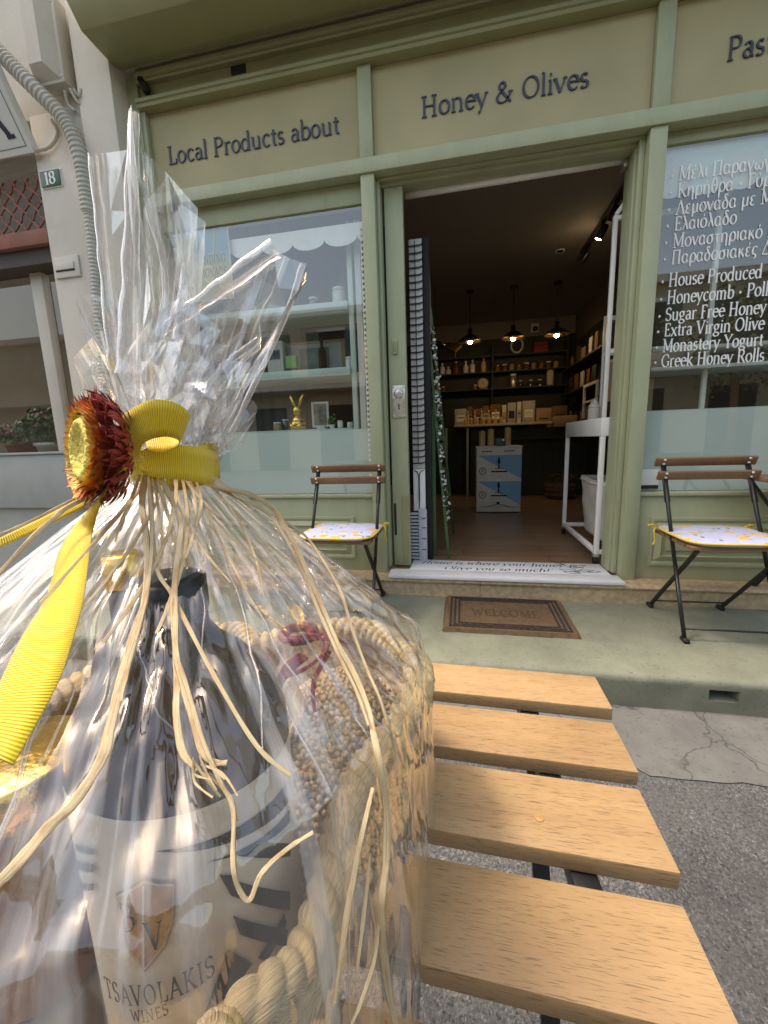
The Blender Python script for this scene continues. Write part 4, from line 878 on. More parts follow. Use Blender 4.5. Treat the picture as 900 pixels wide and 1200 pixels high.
MB().box(-1.105, -.975, 2.93, 2.945, 1.118, 1.13).box(-1.105, -.975, 2.93, 2.945, 1.285, 1.30).box(-1.105, -1.09, 2.93, 2.945, 1.1301, 1.2849).box(-.99, -.975, 2.93, 2.945, 1.1301, 1.2849).box(-1.07, -1.01, 2.93, 2.99, 1.101, 1.1178).build('frame', 'int_white', pf2)
box('print', mat('brown_flower_print', (.24, .20, .15), .5, var=.5, scale=22, bmp=0), -1.0899, -.9901, 2.937, 2.942, 1.1301, 1.2849, pf2)
pl = thing('little_plant', (-.935, 2.89, 1.101), 'little green plant beside the small picture frame', 'plant')
MB().lathe([(.016, 0), (.022, .03), (.020, .03)], -.94, 2.89, 12, 1.101).build('pot', 'int_white', pl)
random.seed(8); mb = MB()
for i in range(40):
    c = Vector((-.94+random.gauss(0, .018), 2.89+random.gauss(0, .015), 1.15+random.gauss(0, .02))); u = Vector((random.gauss(0, 1), random.gauss(0, 1), random.gauss(0, 1))).normalized(); v = u.orthogonal().normalized()
    mb.add([c-u*.012, c+v*.006, c+u*.012, c-v*.006], [(0, 1, 2, 3)])
mb.build('leaves', mat('bright_leaf', (.10, .22, .04), .5, var=.3, bmp=0), pl)
tub('shell_jar', -1.37, 2.90, 1.101, .03, .062, 'kraft', 'squat brown jar left of the rabbit on the lowest display shelf')
tub('glass_jar', -1.33, 2.96, 1.101, .026, .085, 'clear', 'clear glass jar behind the squat brown jar')
tub('white_pot', -.88, 2.90, 1.101, .020, .055, 'int_white', 'small white pot right of the little plant')
tub('cream_pot', -.80, 2.88, 1.101, .022, .04, 'linen', 'low cream pot at the right end of the lowest display shelf')
# poster hung behind the left window
po = thing('lemonade_poster', (-1.70, 2.70, 2.2), 'blue and yellow lemonade poster hanging inside the left window', 'poster')
g = MB().grid(lambda u, v: (-1.895+.376*u, 2.692, 1.985+.48*v), 1, 1); g.build('print', 'poster', po)
box('poster_board', 'int_white', -1.90, -1.514, 2.6925, 2.700, 1.98, 2.47, po)
sign('poster_lettering', 'TRENDING', 'dark_ink', -1.80, -1.545, 2.6915, 2.205, .052, po, thick=11, thin=4, depth=.0006, track=8)
sign('poster_lettering', 'LEMONADE', 'dark_ink', -1.80, -1.545, 2.6915, 2.125, .052, po, thick=11, thin=4, depth=.0006, track=8)
MB().bar((-1.63, 2.690, 2.26), (-1.605, 2.690, 2.44), .010, .002, (0, 1, 0)).build('straw', 'candle', po)

# right window display: white shelves and brown jars
rs = thing('window_shelf', (1.5, 3.0, .66), 'white shelves behind the lettered right window', 'shelf')
for z in (1.36, 1.47): box('shelf_board', 'int_white', 1.10, 2.45, 2.80, 3.1, z, z+.02, rs, .002)
box('base_cabinet', 'mint', 1.05, 2.5, 2.82, 3.2, .14, 1.13, rs)
box('back_board', mat('brown_display_board', (.06, .040, .022), .6, var=.4, scale=4, bmp=.1), 1.30, 2.5, 3.3, 3.33, 1.13, 2.05, rs)
wp2 = box('wooden_box', 'kraft', 1.08, 1.16, 2.9, 3.05, 1.13, 1.33, None, .003); tag(wp2, 'brown wooden gift box at the left end behind the lettered window', 'box')

# back wall shelving, counter
bs = thing('back_shelving', (.6, 7.3, FZ), 'dark green shelving across the back wall of the shop', 'shelving')
box('back_panel', 'dark_green', -1.9, 1.77, 7.44, 7.49, FZ, 2.62, bs)
box('pale_frieze', 'int_ceiling', -1.9, 1.77, 7.44, 7.49, 2.625, 2.895, bs)
for z in (1.80, 2.07, 2.32): box('shelf_board', 'dark_green', -.6, 1.62, 7.16, 7.44, z-.02, z, bs)
for x in (-.6, .45, 1.6): box('upright', 'dark_green', x, x+.02, 7.17, 7.44, 1.25, 2.5, bs)
box('lower_cabinet', 'dark_green', -1.2, 1.7, 7.10, 7.44, FZ, 1.24, bs)
ords = ['first', 'second', 'third', 'fourth', 'fifth', 'sixth', 'seventh']
for i, (x, h, m) in enumerate(((-.36, .19, 'int_white'), (-.26, .13, 'int_white'), (-.13, .20, 'amber_jar'), (.03, .20, 'int_white'), (.14, .21, 'int_white'), (.32, .24, 'candle'))):
    bottle('shelf_bottle', x, 7.28, 2.07, .045, h, m, ords[i]+' bottle from the left on the middle back shelf', 'bottle', 'bottles on the back shelf', cap='lid_white')
tub('steel_canister', .80, 7.28, 1.80, .055, .22, 'steel', 'tall grey canister on the lowest back shelf', 'canister')
tub('pale_canister', 1.38, 7.28, 1.80, .055, .26, 'linen', 'tall pale canister at the right of the lowest back shelf', 'canister')
for i, x in enumerate((.92, 1.08, 1.22)): tub('shelf_jar', x, 7.27, 1.80, .035, .11, 'clear', ['left', 'middle', 'right'][i]+' small glass jar between the two canisters on the back shelf', 'jar', 'jars between the canisters')
ck = thing('shelf_clock', (.31, 7.26, 1.80), 'round pale clock on the lowest back shelf', 'clock')
MB().lathe([(.001, 0), (.085, 0), (.09, .02), (.09, .035), (.001, .035)], 0, 0, 26).build('clock_case', 'candle', ck, smooth=True).data.transform(Matrix.Translation((.31, 7.27, 1.893))@Matrix.Rotation(radians(90), 4, 'X'))
MB().lathe([(.001, 0), (.074, 0), (.074, .002), (.001, .002)], 0, 0, 26).build('clock_face', 'linen', ck).data.transform(Matrix.Translation((.31, 7.2345, 1.893))@Matrix.Rotation(radians(90), 4, 'X'))
MB().bar((.31, 7.231, 1.893), (.31, 7.231, 1.94), .005, .002, (0, 1, 0)).bar((.31, 7.231, 1.893), (.34, 7.231, 1.88), .005, .002, (0, 1, 0)).build('hands', 'black', ck)
tr = thing('wire_tree', (-.14, 7.3, 2.32), 'small wire tree ornament on the top back shelf', 'ornament')
random.seed(3); mb = MB().tube([(-.14, 7.3, 2.321), (-.14, 7.3, 2.46)], .007, 6)
for i in range(16):
    a = pi*(.12+.76*i/15); L_ = random.uniform(.10, .16)
    mb.tube([(-.14, 7.3, 2.42+.04*random.random()), (-.14+.5*L_*cos(a), 7.3, 2.46+.4*L_*sin(a)), (-.14+L_*cos(a), 7.3, 2.47+L_*sin(a))], .004, 5)
mb.build('branches', 'shade_in', tr)
wr_ = thing('leaf_wreath', (.85, 7.3, 2.32), 'white leaf ornament on the top back shelf', 'ornament')
mb = MB()
for i in range(22):
    a = 2*pi*i/22; c = Vector((.85+.09*cos(a), 7.3, 2.47+.11*sin(a))); d = Vector((cos(a+.9), 0, sin(a+.9))); mb.add([c-d*.03, c+Vector((-d.z, 0, d.x))*.012, c+d*.03, c-Vector((-d.z, 0, d.x))*.012], [(0, 1, 2, 3)])
mb.tube([(.85+.09*cos(a), 7.3, 2.47+.11*sin(a)) for a in [2*pi*i/20 for i in range(20)]], .004, 5, closed=True).build('leaves', 'int_white', wr_)
rg = thing('red_gift_set', (1.20, 7.3, 2.32), 'dull red stacked gift box on the top back shelf', 'box')
for k in range(3): box('box_tier', 'petal_red', 1.10+.005*k, 1.32-.005*k, 7.22, 7.36, 2.321+.055*k, 2.321+.055*k+.05, rg)
for i in range(9):
    x = .55+.115*i
    tub('preserve_jar', x, 7.33, 2.07, .040, .10+.02*((i*7) % 3), ('honey', 'amber_jar', 'kraft')[i % 3], ['first', 'second', 'third', 'fourth', 'fifth', 'sixth', 'seventh', 'eighth', 'ninth'][i]+' jar in the row at the right of the middle back shelf', 'jar', 'preserve jars on the back shelf', cap=('gold', 'lid_white', 'black_matte')[i % 3])
for i in range(5): tub('spice_jar', -.45+.10*i if i < 2 else .02+.085*i, 7.32, 1.80, .032, .09, ('petal_red', 'amber_jar', 'kraft', 'honey', 'linen')[i], ['reddish', 'amber', 'brown', 'golden', 'cream'][i]+' little jar at the left of the lowest back shelf', 'jar', 'little jars on the lowest back shelf')
# dark notice board with rows of words too small to read
ct = thing('shop_counter', (.5, 6.3, FZ), 'dark green ribbed shop counter with a pale top', 'counter')
box('counter_body', mat('ribbed_green_front', (.03, .034, .018), .6, var=.15, scale=6, bmp=.6, bscale=30, stretch=(4, 1, .02)), .10, 2.2, 6.30, 6.85, FZ, 1.12, ct)
box('counter_top', mat('lit_counter_top', (.62, .54, .40), .45, var=.08, scale=12, bmp=.05), -.14, 1.22, 6.18, 6.75, 1.165, 1.20, ct, .003)
box('side_body', 'dark_green', -1.9, .06, 6.55, 6.95, FZ, 1.15, ct); box('lower_ledge', 'dark_green', .10, 1.6, 6.18, 6.299, .96, .985, ct)
for x in (.04, -.27): box('front_post', 'grey_sill', x, x+.03, 6.20, 6.23, FZ, 1.16, ct)
random.seed(6)
for i, x in enumerate((.06, .16, .26, .36, .46)): 
    bottle('honey_vial', x, 6.30, 1.20, .018, .19, 'candle', ['leftmost', 'second', 'middle', 'fourth', 'rightmost'][i]+' tall pale honey vial in the lit back row on the counter', 'bottle', 'honey vials on the counter', cap='lid_white')
for i in range(7): tub('honey_jar', .02+.085*i, 6.22, 1.20, .022, .085, 'candle', ords[i]+' little honey jar from the left in the front row on the counter', 'jar', 'small honey jars on the counter')
tub('honey_jar', .565, 6.26, 1.285, .024, .085, 'candle', 'little honey jar stacked on top of the front row on the counter', 'jar', 'small honey jars on the counter')
for i, (x0, x1, h, m) in enumerate(((-.14, .04, .36, 'grey_sill'), (.06, .13, .40, 'wicker'), (.14, .28, .34, 'amber_jar'), (.29, .38, .40, 'wicker'), (.40, .56, .42, 'amber_jar'), (.58, .64, .40, 'linen'), (.66, .78, .44, 'grey_sill'), (.80, .86, .45, 'linen'), (.88, 1.06, .46, 'grey_sill'), (1.08, 1.30, .30, 'kraft'), (1.31, 1.52, .33, 'wicker'))):
    o = box('product_carton', m, x0, x1, 6.66, 6.78, 1.201 if x1 < 1.22 else 1.12, 1.20+h*.72, None, .002)
    zt_ = o.data.vertices[4].co.z; zb_ = o.data.vertices[0].co.z
    zt_ = max(v.co.z for v in o.data.vertices); zb_ = min(v.co.z for v in o.data.vertices); w_ = x1-x0
    box('printed_label', ('lid_white', 'kraft', 'dark_green', 'grey_sill')[i % 4], x0+.15*w_, x1-.15*w_, 6.657, 6.659, zb_+.25*(zt_-zb_), zb_+.62*(zt_-zb_), o)
    box('label_band', ('dark_green', 'black_matte', 'linen')[i % 3], x0+.2*w_, x1-.2*w_, 6.654, 6.6565, zb_+.44*(zt_-zb_), zb_+.50*(zt_-zb_), o)
    tag(o, ['grey carton at the left end of the row along the counter', 'narrow brown carton in the row along the counter', 'dark amber carton in the row along the counter', 'slim brown carton in the middle of the counter row', 'wide amber carton behind the honey jars', 'narrow cream carton behind the stacked honey jar', 'pale grey carton in the row along the counter', 'slim pale carton between two grey cartons', 'wide pale grey carton in the row along the counter', 'orange brown carton at the right of the counter', 'woven brown carton at the right end of the counter'][i], 'carton')
bc = box('brown_tray', 'kraft', 1.24, 1.54, 6.15, 6.3, 1.121, 1.27, None, .003); tag(bc, 'brown card tray at the right end of the counter', 'tray')
# shelves and frames on the right wall
fr0 = thing('side_wall_shelving', (1.7, 5.8, 1.2), 'dark shelving with small goods along the right wall of the shop', 'shelving')
box('side_board', 'dark_green', 1.74, 1.779, 4.6, 7.1, FZ, 2.45, fr0)
for z in (1.15, 1.62, 1.98): box('shelf_board', 'dark_green', 1.50, 1.739, 4.6, 7.1, z-.02, z, fr0)
random.seed(12)
for k, (z, lab) in enumerate(((1.98, 'top'), (1.62, 'middle'), (1.15, 'lowest'))):
    for i in range(7):
        y = 4.9+.29*i+random.uniform(-.04, .04); h = random.uniform(.14, .27)
        o = box('framed_card', ['amber_jar', 'wicker', 'dark_green', 'grey_sill', 'wicker', 'dark_green'][random.randrange(6)], 1.56, 1.58, y, y+random.uniform(.10, .18), z+.001, z+h, None, .002)
        tag(o, '%s card frame from the door on the %s shelf of the right wall' % (ords[i], lab), 'frame', 'cards on the right wall shelves')
wf = thing('white_wall_frame', (1.60, 5.3, 1.5), 'white open frame leaning on the right wall shelves', 'frame')
for q in ((5.1, 5.13, 1.20, 1.60), (5.6, 5.63, 1.20, 1.60), (5.131, 5.599, 1.57, 1.60), (5.131, 5.599, 1.38, 1.40)): box('rail', 'white_metal', 1.46, 1.485, q[0], q[1], q[2], q[3], wf)
# ceiling lights: three pendants over the counter
def pendant(x, label):
    y = 5.85; t = thing('pendant_lamp', (x, y, 2.27), label, 'pendant lamp', 'pendant lamps over the counter')
    MB().lathe([(.05, 2.87), (.05, 2.90)], x, y, 18).build('ceiling_rose', 'black', t, smooth=True)
    MB().tube([(x, y, 2.87), (x, y, 2.44)], .006, 6).build('cord', 'black', t)
    MB().lathe([(.028, 2.43), (.028, 2.36), (.05, 2.345)], x, y, 18).build('lamp_holder', 'black', t, smooth=True)
    MB().lathe([(.03, 2.358), (.075, 2.34), (.150, 2.285), (.155, 2.268), (.150, 2.270), (.072, 2.330), (.03, 2.345)], x, y, 28).build('lamp_shade', 'black', t, smooth=True)
    MB().lathe([(.145, 2.2715), (.071, 2.326), (.03, 2.340)], x, y, 28).build('shade_lining', 'shade_in', t, smooth=True)
    MB().lathe([(.012, 2.33), (.028, 2.30), (.034, 2.275), (.022, 2.245), (.004, 2.235)], x, y, 14).build('bulb', 'bulb', t, smooth=True)
    ld = bpy.data.lights.new('pendant_light', 'POINT'); ld.energy = .8; ld.color = (1, .66, .34); ld.shadow_soft_size = .04
    lo = bpy.data.objects.new('pendant_light', ld); S.collection.objects.link(lo); lo.location = (x, y, 2.20); lo.parent = t; lo.matrix_parent_inverse = Matrix.Translation(-Vector(t.location))
for x, w_ in ((.08, 'left'), (.63, 'middle'), (1.165, 'right')): pendant(x, w_+' black pendant lamp of the three glowing over the counter')
dp = thing('dark_pendant', (-.36, 5.6, 2.2), 'unlit dark pendant shade just beside the easel', 'pendant lamp')
MB().lathe([(.02, 2.27), (.06, 2.25), (.125, 2.20), (.125, 2.185), (.03, 2.24)], -.36, 5.6, 22).build('lamp_shade', 'black', dp, smooth=True); MB().tube([(-.36, 5.6, 2.9), (-.36, 5.6, 2.27)], .006, 6).build('cord', 'black', dp)
# track light
tl = thing('track_light', (1.12, 3.9, 2.9), 'black ceiling track with spot heads, one of them lit', 'track light')
box('track', 'black', 1.20, 1.245, 3.5, 5.0, 2.862, 2.899, tl)
def head(x, y, tilt, lit):
    h = MB().lathe([(.028, 0), (.035, .02), (.035, .10), (.025, .115)], 0, 0, 16).build('spot_head', 'black', tl, smooth=True)
    mt = Matrix.Translation((x, y, 2.80))@Matrix.Rotation(radians(tilt), 4, 'Y')@Matrix.Rotation(radians(25), 4, 'X')@Matrix.Translation((0, 0, -.06)); h.data.transform(mt)
    MB().tube([(x, y, 2.862), (x, y, 2.81)], .008, 6).build('stem', 'black', tl)
    if lit:
        b = MB().lathe([(.002, -.012), (.022, -.006), (.026, .002), (.002, .004)], 0, 0, 14).build('lit_bulb', 'spot', tl, smooth=True); b.data.transform(mt)
        ld = bpy.data.lights.new('spot_light', 'POINT'); ld.energy = .25; ld.color = (1, .75, .45); ld.shadow_soft_size = .03
        lo = bpy.data.objects.new('spot_light', ld); S.collection.objects.link(lo); lo.location = mt@Vector((0, 0, -.06)); lo.parent = tl; lo.matrix_parent_inverse = Matrix.Translation(-Vector(tl.location))
for y, ti, lit in ((3.75, 25, False), (4.05, 20, False), (4.35, 25, True), (4.90, 35, False)): head(1.222, y, ti, lit)
dl_ = thing('ceiling_downlight', (.95, 5.0, 2.9), 'small round recessed downlight in the shop ceiling', 'downlight')
MB().lathe([(.05, 2.893), (.05, 2.899), (.035, 2.899), (.035, 2.893)], .985, 4.93, 20).build('ring', 'white_metal', dl_); MB().lathe([(.001, 2.896), (.034, 2.896), (.034, 2.8985)], .985, 4.93, 18).build('lens', 'black_matte', dl_)
cm_ = thing('wall_camera', (1.12, 7.3, 2.75), 'small dark camera on a white plate on the frieze', 'camera')
box('plate', 'int_white', 1.08, 1.20, 7.425, 7.439, 2.68, 2.82, cm_); MB().lathe([(.03, 0), (.045, .03), (.03, .06)], 1.14, 7.38, 14, 2.69).build('dome', 'black', cm_, smooth=True)

# printed promotion box on the floor
pb = thing('promo_box', (.395, 5.05, FZ), 'cream and sky blue printed display box on the shop floor', 'display box')
W_ = mat('cream_print_board', (.66, .61, .52), .55, var=.05, bmp=0); BL = mat('sky_blue_print', (.20, .38, .54), .55, var=.06, bmp=0)
box('box_body', W_, .145, .645, 4.85, 5.28, FZ+.012, .885, pb, .004); box('top_tray', W_, .140, .650, 4.845, 5.285, .8855, .90, pb)
for z0, z1 in ((.165+.06, .165+.335), (.53, .80)):
    MB().add([(.16, 4.8475, z1), (.642, 4.8475, z1), (.642, 4.8475, z0)], [(0, 2, 1)]).build('blue_triangle', BL, pb)
dk = MB()
for z0 in (.50, .78):
    dk.box(.31, .49, 4.8463, 4.8470, z0-.17-.004, z0-.17+.012)          # a line of small dark lettering
    dk.lathe([(.001, 0), (.035, 0), (.035, .0008)], 0, 0, 4)
    for k in range(12): q = dk.v[-12+k]; dk.v[-12+k] = (.395+q[0]*.5, 4.8466-q[2], z0-.05+q[1]*2.0)
    dk.box(.385, .405, 4.8463, 4.8470, z0-.13, z0-.10); dk.box(.345, .445, 4.8463, 4.8470, z0-.137, z0-.131)
    dk.tube([(.215+.038*cos(a), 4.8468, z0-.16+.038*sin(a)) for a in [2*pi*i/20 for i in range(20)]], .003, 4, closed=True); dk.tube([(.205, 4.8468, z0-.18), (.225, 4.8468, z0-.145), (.205, 4.8468, z0-.15)], .003, 4)
for x in (.20, .45): dk.box(x, x+.12, 4.8465, 4.8472, .84, .85)
dk.tube([(.25, 4.8468, .195), (.39, 4.8468, .235), (.56, 4.8468, .195)], .003, 4); dk.tube([(.17, 4.8468, .203), (.64, 4.8468, .200)], .0015, 4); dk.box(.375, .41, 4.8463, 4.847, .235, .26)
dk.build('printed_marks', 'black_matte', pb)
box('white_latch', 'lid_white', .375, .42, 4.838, 4.8455, .50, .53, pb); box('white_latch', 'lid_white', .148, .175, 4.838, 4.8455, .74, .78, pb)
for x in (.18, .61):
    for y in (4.89, 5.24): MB().tube([(x-.012, y, FZ+.006), (x+.012, y, FZ+.006)], .006, 10).build('caster', 'black_matte', pb)
for i, (x, h) in enumerate(((.21, .17), (.31, .19), (.50, .20))): 
    mbc = MB().lathe([(.036, 0), (.036, h), (.030, h+.006)], x, 4.98, 18, .9015); mbc.tube([(x, 4.98, .90+h), (x, 4.98, .93+h)], .003, 5)
    tag(mbc.build('wax_candle', 'candle', None, smooth=None), ['shorter honey coloured candle at the left on the promo box', 'middle honey coloured candle on the promo box', 'tallest honey coloured candle at the right on the promo box'][i], 'candle')
gt = thing('green_tin_box', (.42, 4.93, .90), 'dark green card box between the candles on the promo box', 'box'); box('carton', 'sign_green', .36, .47, 4.90, 4.95, .9012, .985, gt, .003); box('white_tag', 'lid_white', .43, .455, 4.8975, 4.8998, .96, .98, gt)
# wicker basket of greens at the counter foot
bk = thing('floor_basket', (1.33, 6.0, FZ), 'brown wicker basket of dried greens on the floor by the counter', 'basket')
MB().lathe([(.15, 0), (.185, .05), (.20, .16), (.195, .19), (.18, .19), (.17, .05)], 1.33, 6.05, 26, FZ).build('basket_body', 'wicker', bk, smooth=True)
for z in (.06, .13, .185): MB().tube([(1.33+.202*cos(a), 6.05+.202*sin(a), FZ+z) for a in [2*pi*i/30 for i in range(30)]], .010, 6, closed=True).build('hoop', 'wicker', bk)
random.seed(21); mb = MB()
for i in range(220):
    a = random.random()*6.28; r = .2*math.sqrt(random.random()); c = Vector((1.33+r*cos(a), 6.05+r*sin(a), FZ+.2+.13*random.random())); d = Vector((random.gauss(0, 1), random.gauss(0, 1), random.gauss(.5, 1))).normalized(); s_ = d.orthogonal().normalized()
    mb.add([c-d*.03, c+s_*.008, c+d*.03, c-s_*.008], [(0, 1, 2, 3)])
mb.build('dried_greens', mat('dried_green', (.07, .065, .03), .8, var=.4, bmp=0), bk)

# white trolley in the doorway
tw = thing('display_trolley', (1.05, 3.3, FZ), 'white metal display trolley with a tall frame just inside the door', 'trolley')
def sq(name, a, b_, s_=.030): return MB().bar(a, b_, s_, s_).build(name, 'white_metal', tw, bevel=.002)
fx0, fx1, fy0, fy1 = .875, 1.42, 2.872, 3.78
for x, y in ((fx0, fy0), (fx1, fy0), (fx0, fy1), (fx1, fy1)): sq('leg', (x, y, FZ+.075), (x, y, .985))
for a, b_ in (((fx0, fy0+.016, FZ+.09), (fx0, fy1-.016, FZ+.09)), ((fx0+.016, fy0, FZ+.09), (fx1-.016, fy0, FZ+.09)), ((fx1, fy0+.016, FZ+.09), (fx1, fy1-.016, FZ+.09)), ((fx0+.016, fy1, FZ+.09), (fx1-.016, fy1, FZ+.09))): sq('base_rail', a, b_)
box('tray', 'white_metal', fx0-.017, fx1+.017, fy0-.017, fy1+.017, .986, 1.102, tw, .003)
sq('tall_post', (fx0, fy0, 1.103), (fx0, fy0, 2.235), .024); sq('tall_post', (fx1, fy0, 1.103), (fx1, fy0, 2.235), .024); sq('top_rail', (fx0-.012, fy0, 2.247), (fx1+.012, fy0, 2.247), .024)
sq('sloping_rail', (fx0, fy0-.006, 2.262), (fx0+.14, fy0-.02, 2.45), .022)
sq('sloping_rail', (fx1, fy0-.006, 2.262), (fx1+.14, fy0-.02, 2.45), .022)
sq('middle_rail', (fx0+.013, fy0, 1.50), (fx1-.013, fy0, 1.50), .020); sq('side_rail', (fx0+.005, fy0+.013, 1.505), (fx0+.25, fy0+.40, 1.60), .020)
for x, y in ((fx0, fy0), (fx0, fy1), (fx1, fy0), (fx1, fy1)):
    c = MB().tube([(x-.012, y+.012, FZ+.030), (x+.012, y+.012, FZ+.030)], .030, 16).build('caster', 'black', tw, smooth=None); MB().box(x-.018, x+.018, y-.012, y+.02, FZ+.055, FZ+.0745).build('caster_fork', 'steel', c)
# canvas bag standing on its lower rails
cbg = MB()
def bagf(u, v):
    a = 2*pi*u; k = (abs(cos(a))**5+abs(sin(a))**5)**(-.2); w_ = .9+.12*v; s_ = noise.noise((cos(a)*2, sin(a)*2, v*3))
    return (1.17+(.235*w_+.016*s_)*k*cos(a), 3.30+(.33*w_+.016*s_)*k*sin(a), FZ+.115+.43*v+.014*noise.noise((cos(a)*1.5, sin(a)*1.5, 7))*v)
cbg.grid(bagf, 60, 22, True); cbg.uv = {}
k = len(cbg.v); cbg.v.append((1.17, 3.30, FZ+.113)); cbg.f += [(((i+1) % 60)*23, i*23, k) for i in range(60)]
cg = thing('canvas_bag', (1.17, 3.30, FZ+.11), 'off white canvas storage bag standing in the trolley base', 'bag')
cbg.build('bag_body', 'linen', cg, smooth=True)
MB().tube([tuple(Vector(bagf(i/60, .93))) for i in range(60)], .009, 6, closed=True).build('hem', 'linen', cg, smooth=True)
hj = tub('ceramic_honey_pot', .98, 3.45, 1.103, .042, .115, 'linen', 'cream ribbed honey pot with a domed lid on the trolley tray', 'pot'); MB().lathe([(.034, .115), (.026, .138), (.008, .150), (.010, .160), (.002, .166)], .98, 3.45, 18, 1.105).build('dome_lid', 'linen', hj, smooth=True)
wc = thing('wire_card_rack', (1.18, 3.6, 1.5), 'white wire card rack with photographs behind the trolley post', 'rack')
for z in (1.60, 1.86): box('rail', 'white_metal', 1.06, 1.42, 3.60, 3.615, z, z+.03, wc)
for x in (1.06, 1.405): box('side', 'white_metal', x, x+.015, 3.6005, 3.6145, 1.103, 1.599, wc); box('side', 'white_metal', x, x+.015, 3.6005, 3.6145, 1.631, 1.859, wc)
box('photo', mat('dark_glossy_print', (.03, .028, .02), .15, var=.5, scale=6, bmp=0), 1.08, 1.40, 3.605, 3.61, 1.635, 1.855, wc); box('photo', 'kraft', 1.10, 1.22, 3.605, 3.61, 1.25, 1.55, wc)

# folded screen of white ribs with black rungs beside the door leaf, grey vent below
rp = thing('ribbed_panel', (-.31, 2.9, FZ), 'tall white ribbed panel with black wire rungs standing beside the door leaf', 'panel')
box('backing', 'black_matte', -.352, -.262, 2.885, 2.93, FZ, 2.285, rp); box('side_edge', 'black_matte', -.2618, -.225, 2.90, 2.95, FZ, 2.29, rp)
MB().box(-.352, -.268, 2.868, 2.8845, .80, 2.275).build('white_front', mat('ribbed_white', (.55, .55, .53), .5, var=.1, scale=4, bmp=.5, bscale=9, stretch=(1, 1, 3)), rp, bevel=.004)
rg = MB()
for i in range(33):
    z = .84+.0435*i
    rg.tube([(-.352, 2.862, z), (-.285, 2.860, z), (-.270, 2.862, z+.004), (-.266, 2.872, z+.008)], .0042, 6)
rg.build('wire_rungs', 'black', rp)
MB().tube([(-.312, 2.858, .84), (-.312, 2.858, 2.26)], .0025, 5).tube(spline([(-.345, 2.862, .79), (-.315, 2.86, .76), (-.312, 2.858, .60), (-.312, 2.858, .52)]), .003, 5).tube(spline([(-.278, 2.862, .79), (-.305, 2.86, .76), (-.308, 2.858, .60), (-.312, 2.858, .52)]), .003, 5).build('wire_stem', 'black', rp)
box('white_base', 'white_metal', -.352, -.268, 2.868, 2.8845, FZ, .797, rp, .003)
vb = thing('vent_unit', (-.31, 2.86, FZ), 'pale grey louvred plastic unit on the floor below the ribbed panel', 'vent')
box('casing', 'grey_plastic', -.318, -.258, 2.838, 2.867, FZ, .515, vb, .006)
lv = MB()
for i in range(14): lv.box(-.374, -.3185, 2.842, 2.866, FZ+.02+.025*i, FZ+.034+.025*i)
lv.build('louvres', 'grey_plastic', vb); box('vent_shadow_gap', 'black_matte', -.372, -.319, 2.8615, 2.867, FZ, .50, vb)
rbd = MB()
for z in (.22, .30, .38, .45): rbd.box(-.295, -.262, 2.8345, 2.838, z, z+.004)
rbd.build('seams', 'black_matte', vb)
# green easel with a flower garland
ez = thing('flower_easel', (-.18, 3.0, FZ), 'green wooden easel with a white flower garland inside the doorway', 'easel')
green = mat('green_easel_paint', (.075, .14, .055), .5, var=.1, bmp=.1)
MB().bar((-.215, 2.985, FZ), (-.215, 2.985, 1.33), .028, .018, (0, 1, 0)).build('leg', green, ez, bevel=.002)
MB().bar((-.108, 2.95, FZ), (-.262, 2.965, 1.99), .020, .016, (0, 1, 0)).build('leg', green, ez, bevel=.002)
MB().bar((-.09, 3.75, FZ), (-.23, 3.05, 1.9), .02, .016, (0, 1, 0)).build('rear_leg', green, ez, bevel=.002)
MB().bar((-.225, 2.985, 1.32), (-.17, 2.985, 1.32), .018, .022, (0, 1, 0)).build('crossbar', green, ez)
ppr = MB().add([(-.262, 2.945, 1.76), (-.215, 2.96, 1.76), (-.228, 2.975, 2.20), (-.262, 2.95, 2.20)], [(0, 1, 2, 3)]); ppr.v += [(x, y+.006, z) for x, y, z in ppr.v]; ppr.f += [(7, 6, 5, 4), (0, 4, 5, 1), (1, 5, 6, 2), (2, 6, 7, 3), (3, 7, 4, 0)]
ppr.build('picture_board', mat('ochre_blue_picture', (.20, .15, .06), .5, var=.6, scale=7, bmp=0), ez)
random.seed(31); fl = MB(); gl_ = MB()
for i in range(240):
    t = random.random(); z = .42+1.33*t
    c = Vector((-.115-.125*(z-FZ)/1.86+random.gauss(.016, .010), 2.945+random.gauss(-.004, .012), z)); d = Vector((random.gauss(0, 1), random.gauss(0, 1), random.gauss(0, 1))).normalized(); u = d.orthogonal().normalized(); v = d.cross(u); s_ = random.uniform(.008, .016)
    (fl if random.random() < .6 else gl_).add([c+u*(s_*cos(k*1.2566))+v*(s_*sin(k*1.2566)) for k in range(5)], [tuple(range(5))])
fl.build('garland_blossoms', 'int_white', ez); gl_.build('garland_leaves', 'leaf', ez)

